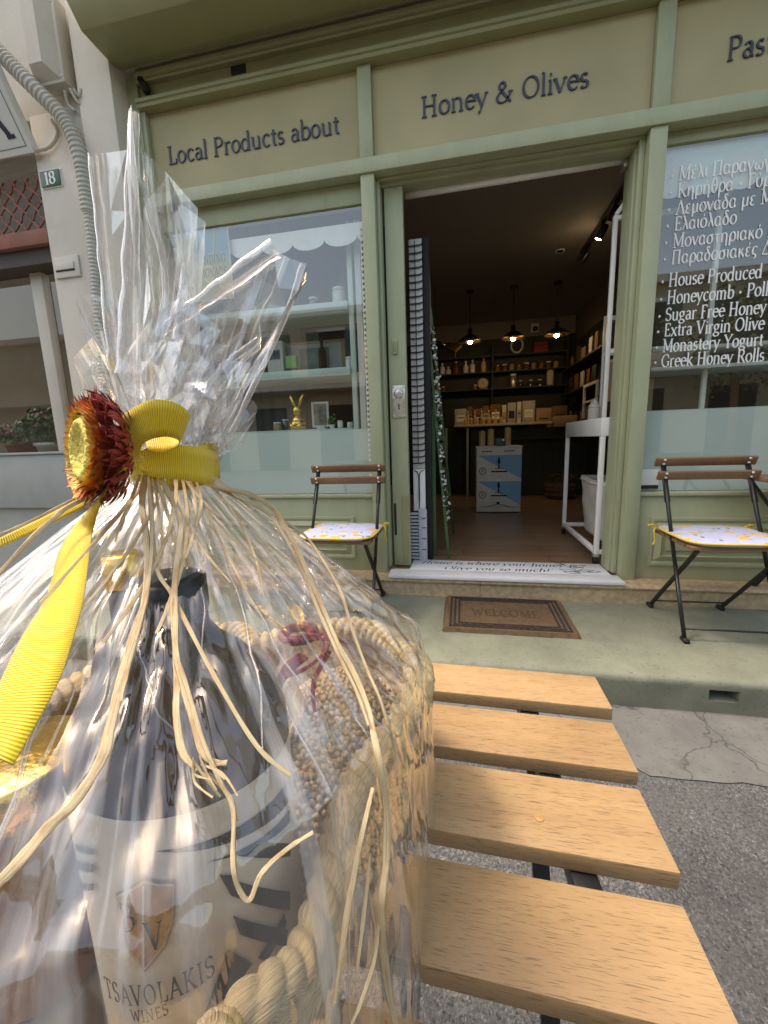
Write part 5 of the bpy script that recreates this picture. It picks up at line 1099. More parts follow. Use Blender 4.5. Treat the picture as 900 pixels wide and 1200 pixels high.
# ================================================================== the gift basket on the table
TIE=(-.205,.255,.986)
def sup(th,cx,cy,a,b,n):
    c,s=math.cos(th),math.sin(th)
    k=(abs(c)**n+abs(s)**n)**(-1/n)
    return cx+a*c*k,cy+b*s*k
def skirt(th,t):
    """cellophane envelope: th = angle round the tie, t = 0 at the tie, .62 at the shoulder, 1 on the table"""
    sx,sy=sup(th,-.238,.275,.198,.228,3.0)
    bx,by=sup(th,-.238,.275,.208,.240,3.2)
    tx,ty=TIE[0]+.026*math.cos(th),TIE[1]+.026*math.sin(th)
    w=max(0,math.cos(th+.93))**3
    sz=.80+.072*w+.010*math.sin(3*th+1)
    P0=(tx,ty,TIE[2]-.006);S=(sx,sy,sz);B=(bx,by,.6215)
    M=(tx+.50*(sx-tx),ty+.50*(sy-ty),sz+.092-.03*w)      # a little slack: the slope is convex
    if t<.62:
        u=t/.62
        q=[(1-u)**2*P0[i]+2*u*(1-u)*M[i]+u*u*S[i] for i in range(3)]
    else:
        u=(t-.62)/.38
        K=(sx+.25*(bx-sx)+ (sx-TIE[0])*.07,sy+.25*(by-sy)+(sy-TIE[1])*.07,sz-.05)
        q=[(1-u)**2*S[i]+2*u*(1-u)*K[i]+u*u*B[i] for i in range(3)]
    return q

def skirt_n(th, t):
    """the envelope with its pleats and creases"""
    P = Vector(skirt(th, t)); n = Vector((P.x-TIE[0], P.y-TIE[1], .10)).normalized()
    amp = .0015+.0100*min(1, t/.4) if t < .62 else .0075
    c, s = cos(th), sin(th); wv = .30*noise.noise((c*1.7, s*1.7, t*2.2))+.10*noise.noise((c*5, s*5, t*5+3))
    tri = lambda x: abs(2*(x-math.floor(x))-1)
    g1, g2 = .5+noise.noise((c*2.3, s*2.3, 4)), .5+noise.noise((c*3.1+7, s*3.1, t*2))
    q = .62*tri(11*th/(2*pi)+2.2*wv)+.50*g1*tri(23*th/(2*pi)+3.4*wv+.3)+.32*g2*tri(53*th/(2*pi)+4*wv+.7)-.52
    cr = abs(noise.noise((c*6+2, s*6, t*5)))*.75+abs(noise.noise((c*15, s*15, t*12)))*.55+abs(noise.noise((c*34, s*34, t*24)))*.16-.3
    return P+n*(amp*(q+cr*(.5+t)))
wrap = thing('cellophane_wrap', (-.21, .27, TT), 'clear cellophane wrapping gathered into a tall crinkled plume over the basket', 'wrapping')
sk_ = MB(); sk_.grid(lambda u, v: skirt_n(2*pi*u, v), 760, 130, True)
sk_.build('film_skirt', 'film', wrap, smooth=True, uvscale=(1, .28))
def sheet(tops, a0, a1, seed, npl=3, amp=.010, nu=9, nv=9, bow=.02, m='film_top'):
    """one flap of film: a fan of flat facets between sharp creases"""
    T = spline(tops, 12); L_ = len(T)-1; rnd = random.Random(seed)
    us = [0]+sorted(max(.02, min(.98, (i+rnd.uniform(-.38, .38))/nu)) for i in range(1, nu))+[1]
    tri = lambda x: abs(2*(x-math.floor(x))-1)
    def f(u, v, jit):
        k = u*L_; i = min(int(k), L_-1); t = T[i].lerp(T[i+1], k-i); an = a0+(a1-a0)*u
        b = Vector((TIE[0]+.024*cos(an), TIE[1]+.024*sin(an), .975)); md = b+(t-b)*.38+Vector((0, 0, bow))
        P = b*(1-v)**2+md*2*v*(1-v)+t*v*v
        nn = (T[min(i+3, L_)]-T[max(i-3, 0)]).cross(t-b); nn = nn.normalized() if nn.length > 1e-9 else Vector((0, -1, 0))
        q = tri(npl*u+.6*noise.noise((u*2, v, seed))+seed*.37)-.5
        return P+nn*(amp*(q*(.5+.6*v*(1-.35*v))+jit*(1.15-.85*v)))
    mb = MB(); off = [[rnd.gauss(0, .34) for _ in range(nv+1)] for _ in range(nu+1)]
    vs = [[0]+[min(.985, (j+(rnd.uniform(-.35, .35)))/nv) for j in range(1, nv)]+[1] for _ in range(nu+1)]
    for i in range(nu+1):
        for j in range(nv+1): mb.v.append(tuple(f(us[i], vs[i][j], off[i][j]*(0 if j == 0 else 1))))
    for i in range(nu):
        for j in range(nv):
            a, b, c, d = i*(nv+1)+j, (i+1)*(nv+1)+j, (i+1)*(nv+1)+j+1, i*(nv+1)+j+1
            uv = [(us[i], vs[i][j]), (us[i+1], vs[i+1][j]), (us[i+1], vs[i+1][j+1]), (us[i], vs[i][j+1])]
            for tr in (((0, 1, 2), (0, 2, 3)) if rnd.random() < .5 else ((0, 1, 3), (1, 2, 3))):
                mb.uv[len(mb.f)] = [uv[x] for x in tr]; mb.f.append(tuple((a, b, c, d)[x] for x in tr))
    return mb.build('film_flap', m, wrap, smooth=False, uvscale=(1, 1))
D = radians
sheet([(-0.2132, 0.2341, 1.1713), (-0.2020, 0.2345, 1.1738), (-0.1897, 0.2320, 1.1709), (-0.1761, 0.2260, 1.1830), (-0.1838, 0.2386, 1.1783), (-0.1886, 0.2571, 1.1776), (-0.1886, 0.2729, 1.1749), (-0.1869, 0.2872, 1.1643)], D(200), D(60), 1, 1.6, .010)
sheet([(-0.2074, 0.2416, 1.1041), (-0.1905, 0.2405, 1.1345), (-0.1868, 0.2438, 1.1458), (-0.1782, 0.2519, 1.1652), (-0.1791, 0.2686, 1.1593), (-0.1777, 0.2819, 1.1489), (-0.1854, 0.2775, 1.1209), (-0.1903, 0.2685, 1.1036)], D(150), D(40), 2, 3, .012)
sheet([(-0.1968, 0.2591, 1.0798), (-0.1674, 0.2712, 1.1033), (-0.1407, 0.2787, 1.1214), (-0.1252, 0.2818, 1.1310), (-0.1188, 0.2918, 1.1279), (-0.1115, 0.3003, 1.1282), (-0.1191, 0.3096, 1.1117), (-0.1369, 0.3100, 1.0874), (-0.1578, 0.3027, 1.0500), (-0.1751, 0.2855, 1.0071)], D(70), D(-25), 3, 1.5, .011)
sheet([(-0.1824, 0.2442, 1.0568), (-0.1649, 0.2515, 1.0753), (-0.1515, 0.2615, 1.0888), (-0.1377, 0.2731, 1.0941), (-0.1400, 0.2784, 1.0726), (-0.1581, 0.2739, 1.0491), (-0.1728, 0.2626, 1.0198)], D(20), D(-50), 4, 2.5, .012)
sheet([(-0.1689, 0.2477, 1.0106), (-0.1575, 0.2540, 1.0254), (-0.1460, 0.2658, 1.0325), (-0.1424, 0.2720, 1.0248), (-0.1485, 0.2662, 1.0102), (-0.1605, 0.2534, 0.9950)], D(0), D(-40), 5, 4, .008, bow=.005)
sheet([(-0.2310, 0.2335, 1.0317), (-0.2337, 0.2316, 1.0632), (-0.2342, 0.2292, 1.0908), (-0.2282, 0.2397, 1.0975), (-0.2219, 0.2480, 1.0912), (-0.2142, 0.2580, 1.0809)], D(190), D(110), 6, 3, .012)
sheet([(-0.2150, 0.2077, 1.0248), (-0.2170, 0.2020, 1.0460), (-0.2068, 0.2022, 1.0581), (-0.1946, 0.2047, 1.0657), (-0.1846, 0.2123, 1.0704), (-0.1773, 0.2190, 1.0688), (-0.1727, 0.2255, 1.0586), (-0.1733, 0.2293, 1.0386)], D(230), D(280), 7, 4, .010)
sheet([(-0.2092, 0.2353, 1.0571), (-0.1964, 0.2401, 1.0786), (-0.1831, 0.2516, 1.0939), (-0.1706, 0.2620, 1.0885), (-0.1632, 0.2714, 1.0728), (-0.1620, 0.2716, 1.0490), (-0.1662, 0.2668, 1.0197)], D(240), D(340), 8, 3, .016, 13, 10)
sheet([(-0.1903, 0.2266, 1.0492), (-0.1778, 0.2329, 1.0644), (-0.1686, 0.2405, 1.0613), (-0.1590, 0.2493, 1.0509), (-0.1564, 0.2537, 1.0341), (-0.1624, 0.2520, 1.0104)], D(250), D(350), 9, 3, .014, 13, 9)
def roll(path, r0, r1, a0, a1):
    """an edge of film rolled into a narrow tube"""
    P = spline(path, 10); n = len(P)-1; mb = MB()
    def f(u, v):
        i = min(int(v*n), n-1); p = P[i].lerp(P[i+1], v*n-i); d = (P[i+1]-P[i]).normalized(); x = d.orthogonal().normalized(); y = d.cross(x); r = (r0+(r1-r0)*v)*(1+.25*noise.noise((v*9, u*2, r1*900))); a = a0+(a1-a0)*u
        return p+x*(r*cos(a))+y*(r*sin(a))
    mb.grid(f, 22, 60); return mb.build('film_fold', 'film_top', wrap, smooth=True)
roll([(-0.1928, 0.2408, 1.0305), (-0.1974, 0.2530, 1.0767), (-0.1664, 0.2696, 1.1027), (-0.1245, 0.2802, 1.1298)][1:], .0035, .0065, 0, 5.2)
roll([(-0.2146, 0.2394, 1.0476), (-0.2019, 0.2401, 1.1176), (-0.1757, 0.2251, 1.1808)], .0075, .0022, 0, 5.4)
roll([(-0.2248, 0.2412, 1.0592), (-0.2211, 0.2405, 1.1199), (-0.2120, 0.2332, 1.1698)], .004, .0030, 1, 5.6)
roll([(-0.1974, 0.2451, 1.0580), (-0.1894, 0.2548, 1.1068), (-0.1864, 0.2428, 1.1434)], .003, .0030, 1, 5.0)
roll([(-0.1728, 0.2868, 1.0095), (-0.1365, 0.3091, 1.0872), (-0.1121, 0.2999, 1.1259)], .003, .0028, 1, 5.0)
roll([(-0.1751, 0.2484, 1.0258), (-0.1614, 0.2651, 1.0536), (-0.1397, 0.2764, 1.0722)], .003, .0022, 1, 5.0)
roll([(-0.1827, 0.2474, 1.0679), (-0.1854, 0.2612, 1.0981), (-0.1862, 0.2699, 1.1224)], .003, .0015, 1, 5.0)

cre = MB(); rc = random.Random(5)
for i in range(64):
    th0 = rc.uniform(-2.6, .9); t0 = rc.uniform(.02, .5); t1 = min(.97, t0+rc.uniform(.12, .45)); P = []; dr = rc.uniform(-.25, .25)
    for q in range(15):
        f_ = q/14; t_ = t0+(t1-t0)*f_; P.append(Vector(skirt_n(th0+dr*f_*t_+.02*noise.noise((f_*4, i, 0)), t_)))
    rr = rc.uniform(.0004, .0011); cre.tube(P, [rr*(.25+sin(pi*q/14)) for q in range(15)], 5)
cre.build('film_creases', 'film_top', wrap, smooth=True)

# seagrass basket
bask = thing('seagrass_basket', (-.23, .27, TT), 'pale plaited seagrass basket with a thick twisted rim inside the cellophane', 'basket')
RIM = [(-0.2500, 0.4220, 0.7550), (-0.2020, 0.4690, 0.7550), (-0.1300, 0.4810, 0.7580), (-0.0820, 0.4480, 0.7570), (-0.0480, 0.3890, 0.7660), (-0.0450, 0.3320, 0.7660), (-0.0550, 0.3040, 0.7580), (-0.0690, 0.2770, 0.7520), (-0.0770, 0.2430, 0.7550), (-0.0760, 0.2080, 0.7600), (-0.0720, 0.1740, 0.7650), (-0.0720, 0.1500, 0.7660), (-0.0730, 0.1330, 0.7700), (-0.0760, 0.1190, 0.7800), (-0.0810, 0.1080, 0.7860), (-0.0870, 0.0960, 0.7880), (-0.0768, 0.0710, 0.8237), (-.16, .045, .74), (-.22, .055, .74), (-.32, .075, .765), (-.385, .16, .755), (-.40, .29, .755), (-.375, .40, .755), (-.30, .455, .755)]
RP = spline(RIM+[RIM[0]], 20)[:-1]
cum = [0]
for i in range(1, len(RP)): cum.append(cum[-1]+(RP[i]-RP[i-1]).length)
dense = []; 
TOT = cum[-1]+(RP[0]-RP[-1]).length; NR = 1000
def at_s(s):
    s %= TOT; i = 0
    lo, hi = 0, len(cum)-1
    while lo < hi:
        m_ = (lo+hi+1)//2
        if cum[m_] <= s: lo = m_
        else: hi = m_-1
    a = RP[lo]; b = RP[(lo+1) % len(RP)]; L_ = (b-a).length or 1e-6
    return a.lerp(b, min(1, (s-cum[lo])/L_))
rimp = [at_s(TOT*i/NR) for i in range(NR)]
def rr_(i):
    return lambda an, k, i=i: (.0150-.0066*max(0, 1-abs(rimp[i].x+.07)/.16)*max(0, 1-max(0, rimp[i].y-.13)/.20))*(.76+.32*abs(sin(an-2*pi*i/NR*TOT/.026))**.7+.07*noise.noise((an*4, i*.30, 1))+.04*noise.noise((an*11-i*.35, i*.2, 1)))
rg_ = MB()
def rimf(u, v):
    i = int(round(v*NR)) % NR; p = rimp[i]; d = (rimp[(i+1) % NR]-rimp[i-1]).normalized(); x = d.cross(Vector((0, 0, 1))).normalized(); y = x.cross(d); an = 2*pi*u; r = rr_(i)(an, i)
    return p+x*(r*cos(an))+y*(r*sin(an))
rg_.grid(lambda v, u: rimf(u, v), NR, 40); rg_.build('twisted_rim', 'seagrass', bask, smooth=True, uvscale=(1.35, .09))
CB = Vector((-.225, .265, TT+.004))
def wallf(u, v):
    p = at_s(TOT*u)-Vector((0, 0, .012)); b = Vector((CB.x+(p.x-CB.x)*.93, CB.y+(p.y-CB.y)*.93, CB.z)); q = p.lerp(b, v)
    d = Vector((p.x-CB.x, p.y-CB.y, 0)).normalized()
    row = v*11; k = int(row); h = abs(sin(pi*row))
    return q+d*(.0035*h*(.55+.45*sin(2*pi*u*62+pi*k))+.0012*noise.noise((u*300, v*30, 2)))
wl_ = MB(); wl_.grid(wallf, 620, 88); wl_.build('woven_wall', 'seagrass', bask, smooth=True, uvscale=(1.35, .13))
fl_ = MB(); fl_.add([(CB.x+(at_s(TOT*i/80).x-CB.x)*.92, CB.y+(at_s(TOT*i/80).y-CB.y)*.92, TT+.006) for i in range(80)], [tuple(range(80))]); fl_.build('woven_floor', 'seagrass', bask)

# wine bottle with its label
BX, BY, BR = -.156, .182, .056
wbt = thing('wine_bottle', (BX, BY, TT+.008), 'broad dark bottle with a cream label, copper shield and black stripes in the basket', 'bottle')
MB().lathe([(BR*.93, .0), (BR, .006), (BR, .212), (BR*.98, .222), (BR*.88, .238), (BR*.66, .254), (BR*.44, .266), (.0185, .276), (.0175, .300)], BX, BY, 56, TT+.008).build('glass_body', 'wine_glass', wbt, smooth=True)
MB().lathe([(.0185, .284), (.0195, .286), (.0195, .303), (.015, .305)], BX, BY, 30, TT+.008).build('foil_capsule', 'black', wbt, smooth=True)
def cyl(a, z, d=0): return Vector((BX+(BR+d)*cos(a), BY+(BR+d)*sin(a), z))
def cylquad(mb, q, d, n=8):
    """a four cornered patch wrapped on the bottle; corners are (angle, height)"""
    q = [Vector((*c, 0)) for c in q]; k = len(mb.v)
    for i in range(n+1):
        for j in range(n+1):
            a = q[0].lerp(q[1], i/n).lerp(q[3].lerp(q[2], i/n), j/n); mb.v.append(tuple(cyl(a.x, a.y, d)))
    for i in range(n):
        for j in range(n): mb.f.append((k+i*(n+1)+j, k+(i+1)*(n+1)+j, k+(i+1)*(n+1)+j+1, k+i*(n+1)+j+1))
lab = MB(); zt = lambda a: .832-.006*a; cylquad(lab, [(-2.3, .650), (.72, .650), (.72, zt(.72)), (-2.3, zt(-2.3))], .0005, 40); lb = lab.build('paper_label', 'label', wbt, smooth=True)
st = MB()
for i, q in enumerate([
    [(-1.1874, 0.8235), (-0.9537, 0.8179), (0.0864, 0.7965), (0.0636, 0.8102)], [(-0.8409, 0.8086), (-0.7088, 0.8052), (0.0889, 0.7836), (0.0932, 0.7915)], [(-0.6161, 0.8030), (-0.4078, 0.8005), (0.0433, 0.7713), (0.0188, 0.7640)],
    [(-0.7628, 0.7987), (-0.0428, 0.7438), (-0.0885, 0.7338), (-0.6893, 0.7828)], [(-0.6943, 0.7712), (-0.1447, 0.7248), (-0.1943, 0.7165), (-0.6561, 0.7575)], [(-0.7669, 0.7549), (-0.5807, 0.7343), (-0.7836, 0.7275), (-1.0019, 0.7257)],
    [(-0.5279, 0.7342), (-0.1852, 0.7398), (-0.1613, 0.7309), (-0.4471, 0.7263)], [(-0.7497, 0.7981), (-0.6746, 0.7826), (-0.6016, 0.7799), (-0.6690, 0.7945)],
    [(-1.9237, 0.8217), (-1.6808, 0.8249), (-1.6935, 0.8214), (-1.9541, 0.8169)], [(-1.9991, 0.8105), (-1.7039, 0.8162), (-1.7215, 0.8116), (-2.0595, 0.8032)], [(-2.1964, 0.7910), (-1.7482, 0.8048), (-1.7656, 0.8006), (-2.1938, 0.7865)]]):
    cylquad(st, q, .0011+.0001*i)
st.build('black_stripes', 'label_black', lb)
sh = MB(); SHP = [(-1.5306, 0.8009), (-1.4007, 0.8053), (-1.2964, 0.8091), (-1.1987, 0.8061), (-1.0941, 0.8042), (-1.1358, 0.7863), (-1.2221, 0.7731), (-1.4036, 0.7604), (-1.5197, 0.7714), (-1.5521, 0.7853)]
cx_ = sum(p[0] for p in SHP)/10; cz_ = sum(p[1] for p in SHP)/10
def shield(k, d, nm, m):
    mb = MB(); mb.v.append(tuple(cyl(cx_, cz_, d)))
    for p in SHP: mb.v.append(tuple(cyl(cx_+(p[0]-cx_)*k, cz_+(p[1]-cz_)*k, d)))
    mb.f = [(0, i+1, (i+1) % 10+1) for i in range(10)]; return mb.build(nm, m, lb)
shield(1.10, .0012, 'shield_outline', 'label_gold'); shield(1.03, .0016, 'shield_keyline', 'label'); shield(.97, .0020, 'shield', 'label_gold')
sl_ = MB(); a_, b_ = (-1.2985, 0.8081), (-1.4011, 0.7615)
cylquad(sl_, [(a_[0]-.008, a_[1]), (a_[0]+.008, a_[1]), (b_[0]+.008, b_[1]), (b_[0]-.008, b_[1])], .0026, 6); sl_.build('shield_line', 'label', lb)
def on_label(nm, txt, p0, p1, hgt, d=.0026, **kw):
    w = text_w(txt, 1, kw.get('track', 0))
    def xf(x, z, dd): f = x/w; return tuple(cyl(p0[0]+(p1[0]-p0[0])*f, p0[1]+(p1[1]-p0[1])*f+z*hgt+kw2*(f-.5)**2, d+dd*.02))
    kw2 = .004
    return text_mb(txt, 1, depth=.003, xform=xf, **kw).build(nm, 'label_black', lb)
on_label('label_lettering', 'TSAVOLAKIS', (-1.8445, 0.7357), (-0.8685, 0.7460), .0120, thick=13, thin=6, track=12)
on_label('label_lettering', 'WINES', (-1.5841, 0.7279), (-1.2500, 0.7334), .0068, thick=14, thin=7, track=12)
on_label('shield_letter', 'B', (-1.5278, 0.7827), (-1.4045, 0.7838), .0155, .0026, thick=12, thin=4)
on_label('shield_letter', 'V', (-1.3467, 0.7724), (-1.2101, 0.7724), .0145, .0026, thick=12, thin=4)
# honey jars
def honey_jar(x, y, z0, r, h, label):
    t = thing('honey_jar', (x, y, z0), label, 'jar')
    MB().lathe([(r*.9, 0), (r, .006), (r, h*.74), (r*.9, h*.80), (r*.86, h*.82)], x, y, 30, z0).build('glass_body', 'honey', t, smooth=True)
    lid = MB(); n = 60
    for k_, (q, z) in enumerate(((.90, h*.825), (.96, h*.83), (.96, h*.99), (.90, h), (.001, h))):
        for i in range(n): lid.v.append((x+r*q*(1+.02*(i % 2)*(k_ in (1, 2)))*cos(2*pi*i/n), y+r*q*(1+.02*(i % 2)*(k_ in (1, 2)))*sin(2*pi*i/n), z0+z))
    lid.f = [(k_*n+i, k_*n+(i+1) % n, (k_+1)*n+(i+1) % n, (k_+1)*n+i) for k_ in range(4) for i in range(n)]
    lid.build('gold_lid', 'gold', t, smooth=True)
honey_jar(-.262, .165, TT+.06, .038, .145, 'amber honey jar with a crinkled gold lid at the left side of the basket')
honey_jar(-.186, .292, TT+.009, .050, .145, 'dark honey jar with a gold lid standing behind the wine bottle')
tag(MB().box(-.30, -.225, .13, .20, TT+.01, TT+.058).build('wooden_crate', 'kraft', None, bevel=.003), 'small card box under the left honey jar in the basket', 'box')
ob_ = thing('oil_bottle', (-.272, .272, TT+.008), 'tall slim dark green oil bottle at the back of the basket behind the amber jar', 'bottle')
MB().lathe([(.031, 0), (.034, .005), (.034, .190), (.028, .215), (.014, .235), (.013, .272)], -.272, .272, 32, TT+.008).build('glass_body', 'wine_glass', ob_, smooth=True)
MB().lathe([(.0145, .262), (.015, .264), (.015, .288), (.012, .290)], -.272, .272, 20, TT+.008).build('foil_capsule', 'gold', ob_, smooth=True)
# bag of pulses tied with a crimson ribbon
pg = thing('chickpea_bag', (-.125, .33, TT+.01), 'clear bag of pale chickpeas tied with a crimson ribbon in the basket', 'bag')
random.seed(77)
ico = bmesh.new(); bmesh.ops.create_icosphere(ico, subdivisions=1, radius=1); iv = [v.co.copy() for v in ico.verts]; ifc = [tuple(v.index for v in f.verts) for f in ico.faces]; ico.free()
cp_ = MB(); placed = []
def heap(x, y):
    e = ((x+.125)/.078)**2+((y-.335)/.125)**2
    return TT+.03+.115*max(0, 1-e)**.40
tries = 0; cells = {}
while len(placed) < 2300 and tries < 40000:
    tries += 1; x = -.125+random.uniform(-.078, .072); y = .335+random.uniform(-.125, .125)
    if ((x+.125)/.078)**2+((y-.335)/.125)**2 > .97: continue
    p = Vector((x, y, heap(x, y)+random.uniform(-.005, .001))); key = (int(x/.005), int(y/.005))
    if any((p-q).length < .0043 for dx in (-1, 0, 1) for dy in (-1, 0, 1) for q in cells.get((key[0]+dx, key[1]+dy), ())): continue
    placed.append(p); cells.setdefault(key, []).append(p)
for p in placed:
    r = random.uniform(.0025, .0033); q = Vector((random.random(), random.random(), random.random()))*9
    cp_.add([p+v*(r*(1+.22*noise.noise(v*1.6+q))) for v in iv], ifc)
tag(cp_.build('chickpeas', 'chickpea', pg, smooth=True), kind='stuff')
core = MB(); core.grid(lambda u, v: (-.125+.074*v*cos(2*pi*u), .335+.119*v*sin(2*pi*u), heap(-.125+.074*v*cos(2*pi*u), .335+.119*v*sin(2*pi*u))-.004), 40, 12, True); core.uv = {}
core.build('chickpea_heap', 'chickpea', pg, smooth=True)
pch = MB()
NK = Vector((-.142, .312, .835))
def pouch(u, v):
    a = 2*pi*u; e = Vector((-.125+.083*cos(a), .335+.13*sin(a), TT+.03)); 
    s1 = Vector((-.125+.080*cos(a)*(1-.6*v), .335+.127*sin(a)*(1-.6*v), heap(-.125+.078*cos(a)*(1-.6*v)*.98, .335+.125*sin(a)*(1-.6*v)*.98)+.008))
    nk = NK+Vector((.012*cos(a), .012*sin(a), 0)); t = v**1.5
    P = (e.lerp(s1, min(1, v*2.2))).lerp(nk, max(0, t))
    tri = abs(2*((9*u+.3*noise.noise((cos(a)*2, sin(a)*2, v*3))) % 1)-1); d = Vector((cos(a), sin(a), .3)).normalized()
    return P+d*(.007*(tri-.5)*v*(1.25-v)*2+.004*noise.noise((cos(a)*5, sin(a)*5, v*8)))
pch.grid(pouch, 160, 40, True); po_ = pch.build('clear_pouch', 'film_bag', pg, smooth=True)
def tuft(u, v):
    a = 2*pi*u; r = .012+.030*v; return NK+Vector((r*cos(a), r*sin(a), .004+.040*v))+Vector((cos(a), sin(a), .4))*(.010*v*math.sin(7*a+2*v))
tf = MB(); tf.grid(tuft, 90, 14, True); tf.build('pouch_frill', 'film_bag', pg, smooth=True)
def strip(name, m, L, R, parent, n=10, cols=4, camber=.0):
    Ls, Rs = spline(L, n), spline(R, n); cum = 0; cs = [0]
    for i in range(1, len(Ls)): cs.append(cs[-1]+((Ls[i]+Rs[i])/2-(Ls[i-1]+Rs[i-1])/2).length)
    mb = MB()
    for i in range(len(Ls)):
        for j in range(cols+1):
            p = Ls[i].lerp(Rs[i], j/cols)
            if camber:
                d = (Ls[min(i+1, len(Ls)-1)]-Ls[max(i-1, 0)]).cross(Rs[i]-Ls[i]); d = d.normalized() if d.length > 1e-9 else Vector((0, 0, 1))
                p = p+d*(camber*math.sin(pi*j/cols))
            mb.v.append(tuple(p))
    for i in range(len(Ls)-1):
        for j in range(cols):
            mb.uv[len(mb.f)] = [(j/cols, cs[i]), ((j+1)/cols, cs[i]), ((j+1)/cols, cs[i+1]), (j/cols, cs[i+1])]
            k = i*(cols+1)+j; mb.f.append((k, k+1, k+cols+2, k+cols+1))
    o = mb.build(name, m, parent, smooth=True)
    so = o.modifiers.new('thickness', 'SOLIDIFY'); so.thickness = .0005; so.offset = 0
    return o
rbn = MB().tube([tuple(NK+Vector((.0135*cos(a), .0135*sin(a), .001))) for a in [2*pi*i/24 for i in range(24)]], .0045, 8, closed=True).build('crimson_band', 'red_ribbon', pg, smooth=True)
strip('crimson_tail', 'red_ribbon', [(-0.1336, 0.2937, 0.8293), (-0.1369, 0.2745, 0.8315), (-0.1358, 0.2553, 0.8309), (-0.1352, 0.2464, 0.8270)], [(-0.1264, 0.2935, 0.8237), (-0.1305, 0.2734, 0.8247), (-0.1305, 0.2549, 0.8261), (-0.1302, 0.2465, 0.8234)], pg)
strip('crimson_tail', 'red_ribbon', [(-0.1353, 0.3003, 0.8426), (-0.1203, 0.3009, 0.8433), (-0.1063, 0.2913, 0.8489), (-0.1032, 0.2768, 0.8421), (-0.1144, 0.2612, 0.8340), (-0.1286, 0.2474, 0.8331)], [(-0.1345, 0.2973, 0.8365), (-0.1210, 0.2978, 0.8379), (-0.1110, 0.2874, 0.8447), (-0.1079, 0.2741, 0.8404), (-0.1181, 0.2606, 0.8355), (-0.1309, 0.2490, 0.8373)], pg)
strip('crimson_tail', 'red_ribbon', [(-0.1048, 0.2810, 0.8398), (-0.1077, 0.2574, 0.8334), (-0.1049, 0.2425, 0.8285), (-0.0998, 0.2329, 0.8214)], [(-0.1015, 0.2814, 0.8383), (-0.1041, 0.2583, 0.8325), (-0.1021, 0.2434, 0.8281), (-0.0977, 0.2336, 0.8211)], pg)

# yellow grosgrain ribbon
bow = thing('yellow_ribbon', (-.2, .24, .985), 'bright yellow ribbed ribbon tied round the neck of the wrapping', 'ribbon')
band = MB(); NB = 60
def bandf(u, v):
    a = 2*pi*v+.4; r = .0305+.0012*noise.noise((cos(a)*2, sin(a)*2, u)); return (TIE[0]+.004+r*cos(a), TIE[1]+r*sin(a)*.85, .974+.026*u+.004*sin(a+.6))
band.grid(bandf, 4, NB); band.build('neck_band', 'ribbon', bow, smooth=True, uvscale=(1, .19)).modifiers.new('thickness', 'SOLIDIFY').thickness = .0005
strip('front_wrap', 'ribbon', [(-0.1788, 0.1914, 0.9941), (-0.1739, 0.1959, 0.9993), (-0.1687, 0.2030, 1.0018), (-0.1610, 0.2142, 1.0014), (-0.1564, 0.2274, 0.9990), (-0.1572, 0.2389, 0.9971)], [(-0.1760, 0.1939, 0.9916), (-0.1733, 0.1960, 0.9862), (-0.1690, 0.2021, 0.9836), (-0.1623, 0.2124, 0.9811), (-0.1576, 0.2254, 0.9776), (-0.1584, 0.2369, 0.9752)], bow, camber=.001)
strip('bow_loop', 'ribbon', [(-0.1701, 0.1831, 0.9930), (-0.1709, 0.1824, 1.0031), (-0.1713, 0.1815, 1.0142), (-0.1620, 0.1813, 1.0205), (-0.1508, 0.1825, 1.0241), (-0.1421, 0.1871, 1.0224), (-0.1414, 0.1957, 1.0170), (-0.1567, 0.2096, 1.0119), (-0.1700, 0.2095, 1.0109), (-0.1766, 0.2014, 1.0096)], [(-0.1661, 0.1868, 0.9940), (-0.1648, 0.1853, 0.9972), (-0.1632, 0.1841, 1.0006), (-0.1592, 0.1835, 1.0036), (-0.1543, 0.1851, 1.0055), (-0.1491, 0.1880, 1.0058), (-0.1474, 0.1932, 1.0035), (-0.1545, 0.1991, 1.0001), (-0.1620, 0.1982, 0.9980), (-0.1660, 0.1923, 0.9992)], bow)
strip('knot', 'ribbon', [(-0.1787, 0.1861, 0.9961), (-0.1730, 0.1860, 0.9987), (-0.1680, 0.1878, 0.9980), (-0.1676, 0.1908, 0.9938)], [(-0.1801, 0.1843, 0.9873), (-0.1730, 0.1843, 0.9890), (-0.1689, 0.1868, 0.9896), (-0.1673, 0.1907, 0.9884)], bow, camber=.002)
strip('ribbon_tail', 'ribbon', [(-0.1688, 0.1871, 0.9985), (-0.1741, 0.1791, 0.9894), (-0.1788, 0.1703, 0.9770), (-0.2149, 0.1868, 0.9588), (-0.2077, 0.1699, 0.9492), (-0.1881, 0.1439, 0.9345), (-0.1820, 0.1260, 0.9230), (-0.1741, 0.1094, 0.9119), (-0.1696, 0.0948, 0.9018)], [(-0.1674, 0.1897, 0.9957), (-0.1737, 0.1805, 0.9849), (-0.1779, 0.1709, 0.9743), (-0.1969, 0.1816, 0.9591), (-0.1868, 0.1685, 0.9514), (-0.1678, 0.1443, 0.9352), (-0.1573, 0.1275, 0.9239), (-0.1503, 0.1136, 0.9143), (-0.1452, 0.0912, 0.8991)], bow, camber=.0012)
strip('ribbon_tail', 'ribbon', [(-0.2199, 0.1920, 0.9950), (-0.2171, 0.1887, 0.9847), (-0.2096, 0.1841, 0.9761), (-0.2074, 0.1736, 0.9713), (-0.2067, 0.1574, 0.9664), (-0.2061, 0.1398, 0.9618)], [(-0.2079, 0.2018, 0.9883), (-0.2041, 0.1964, 0.9788), (-0.2012, 0.1870, 0.9724), (-0.2032, 0.1748, 0.9674), (-0.2035, 0.1575, 0.9630), (-0.2043, 0.1379, 0.9581)], bow)
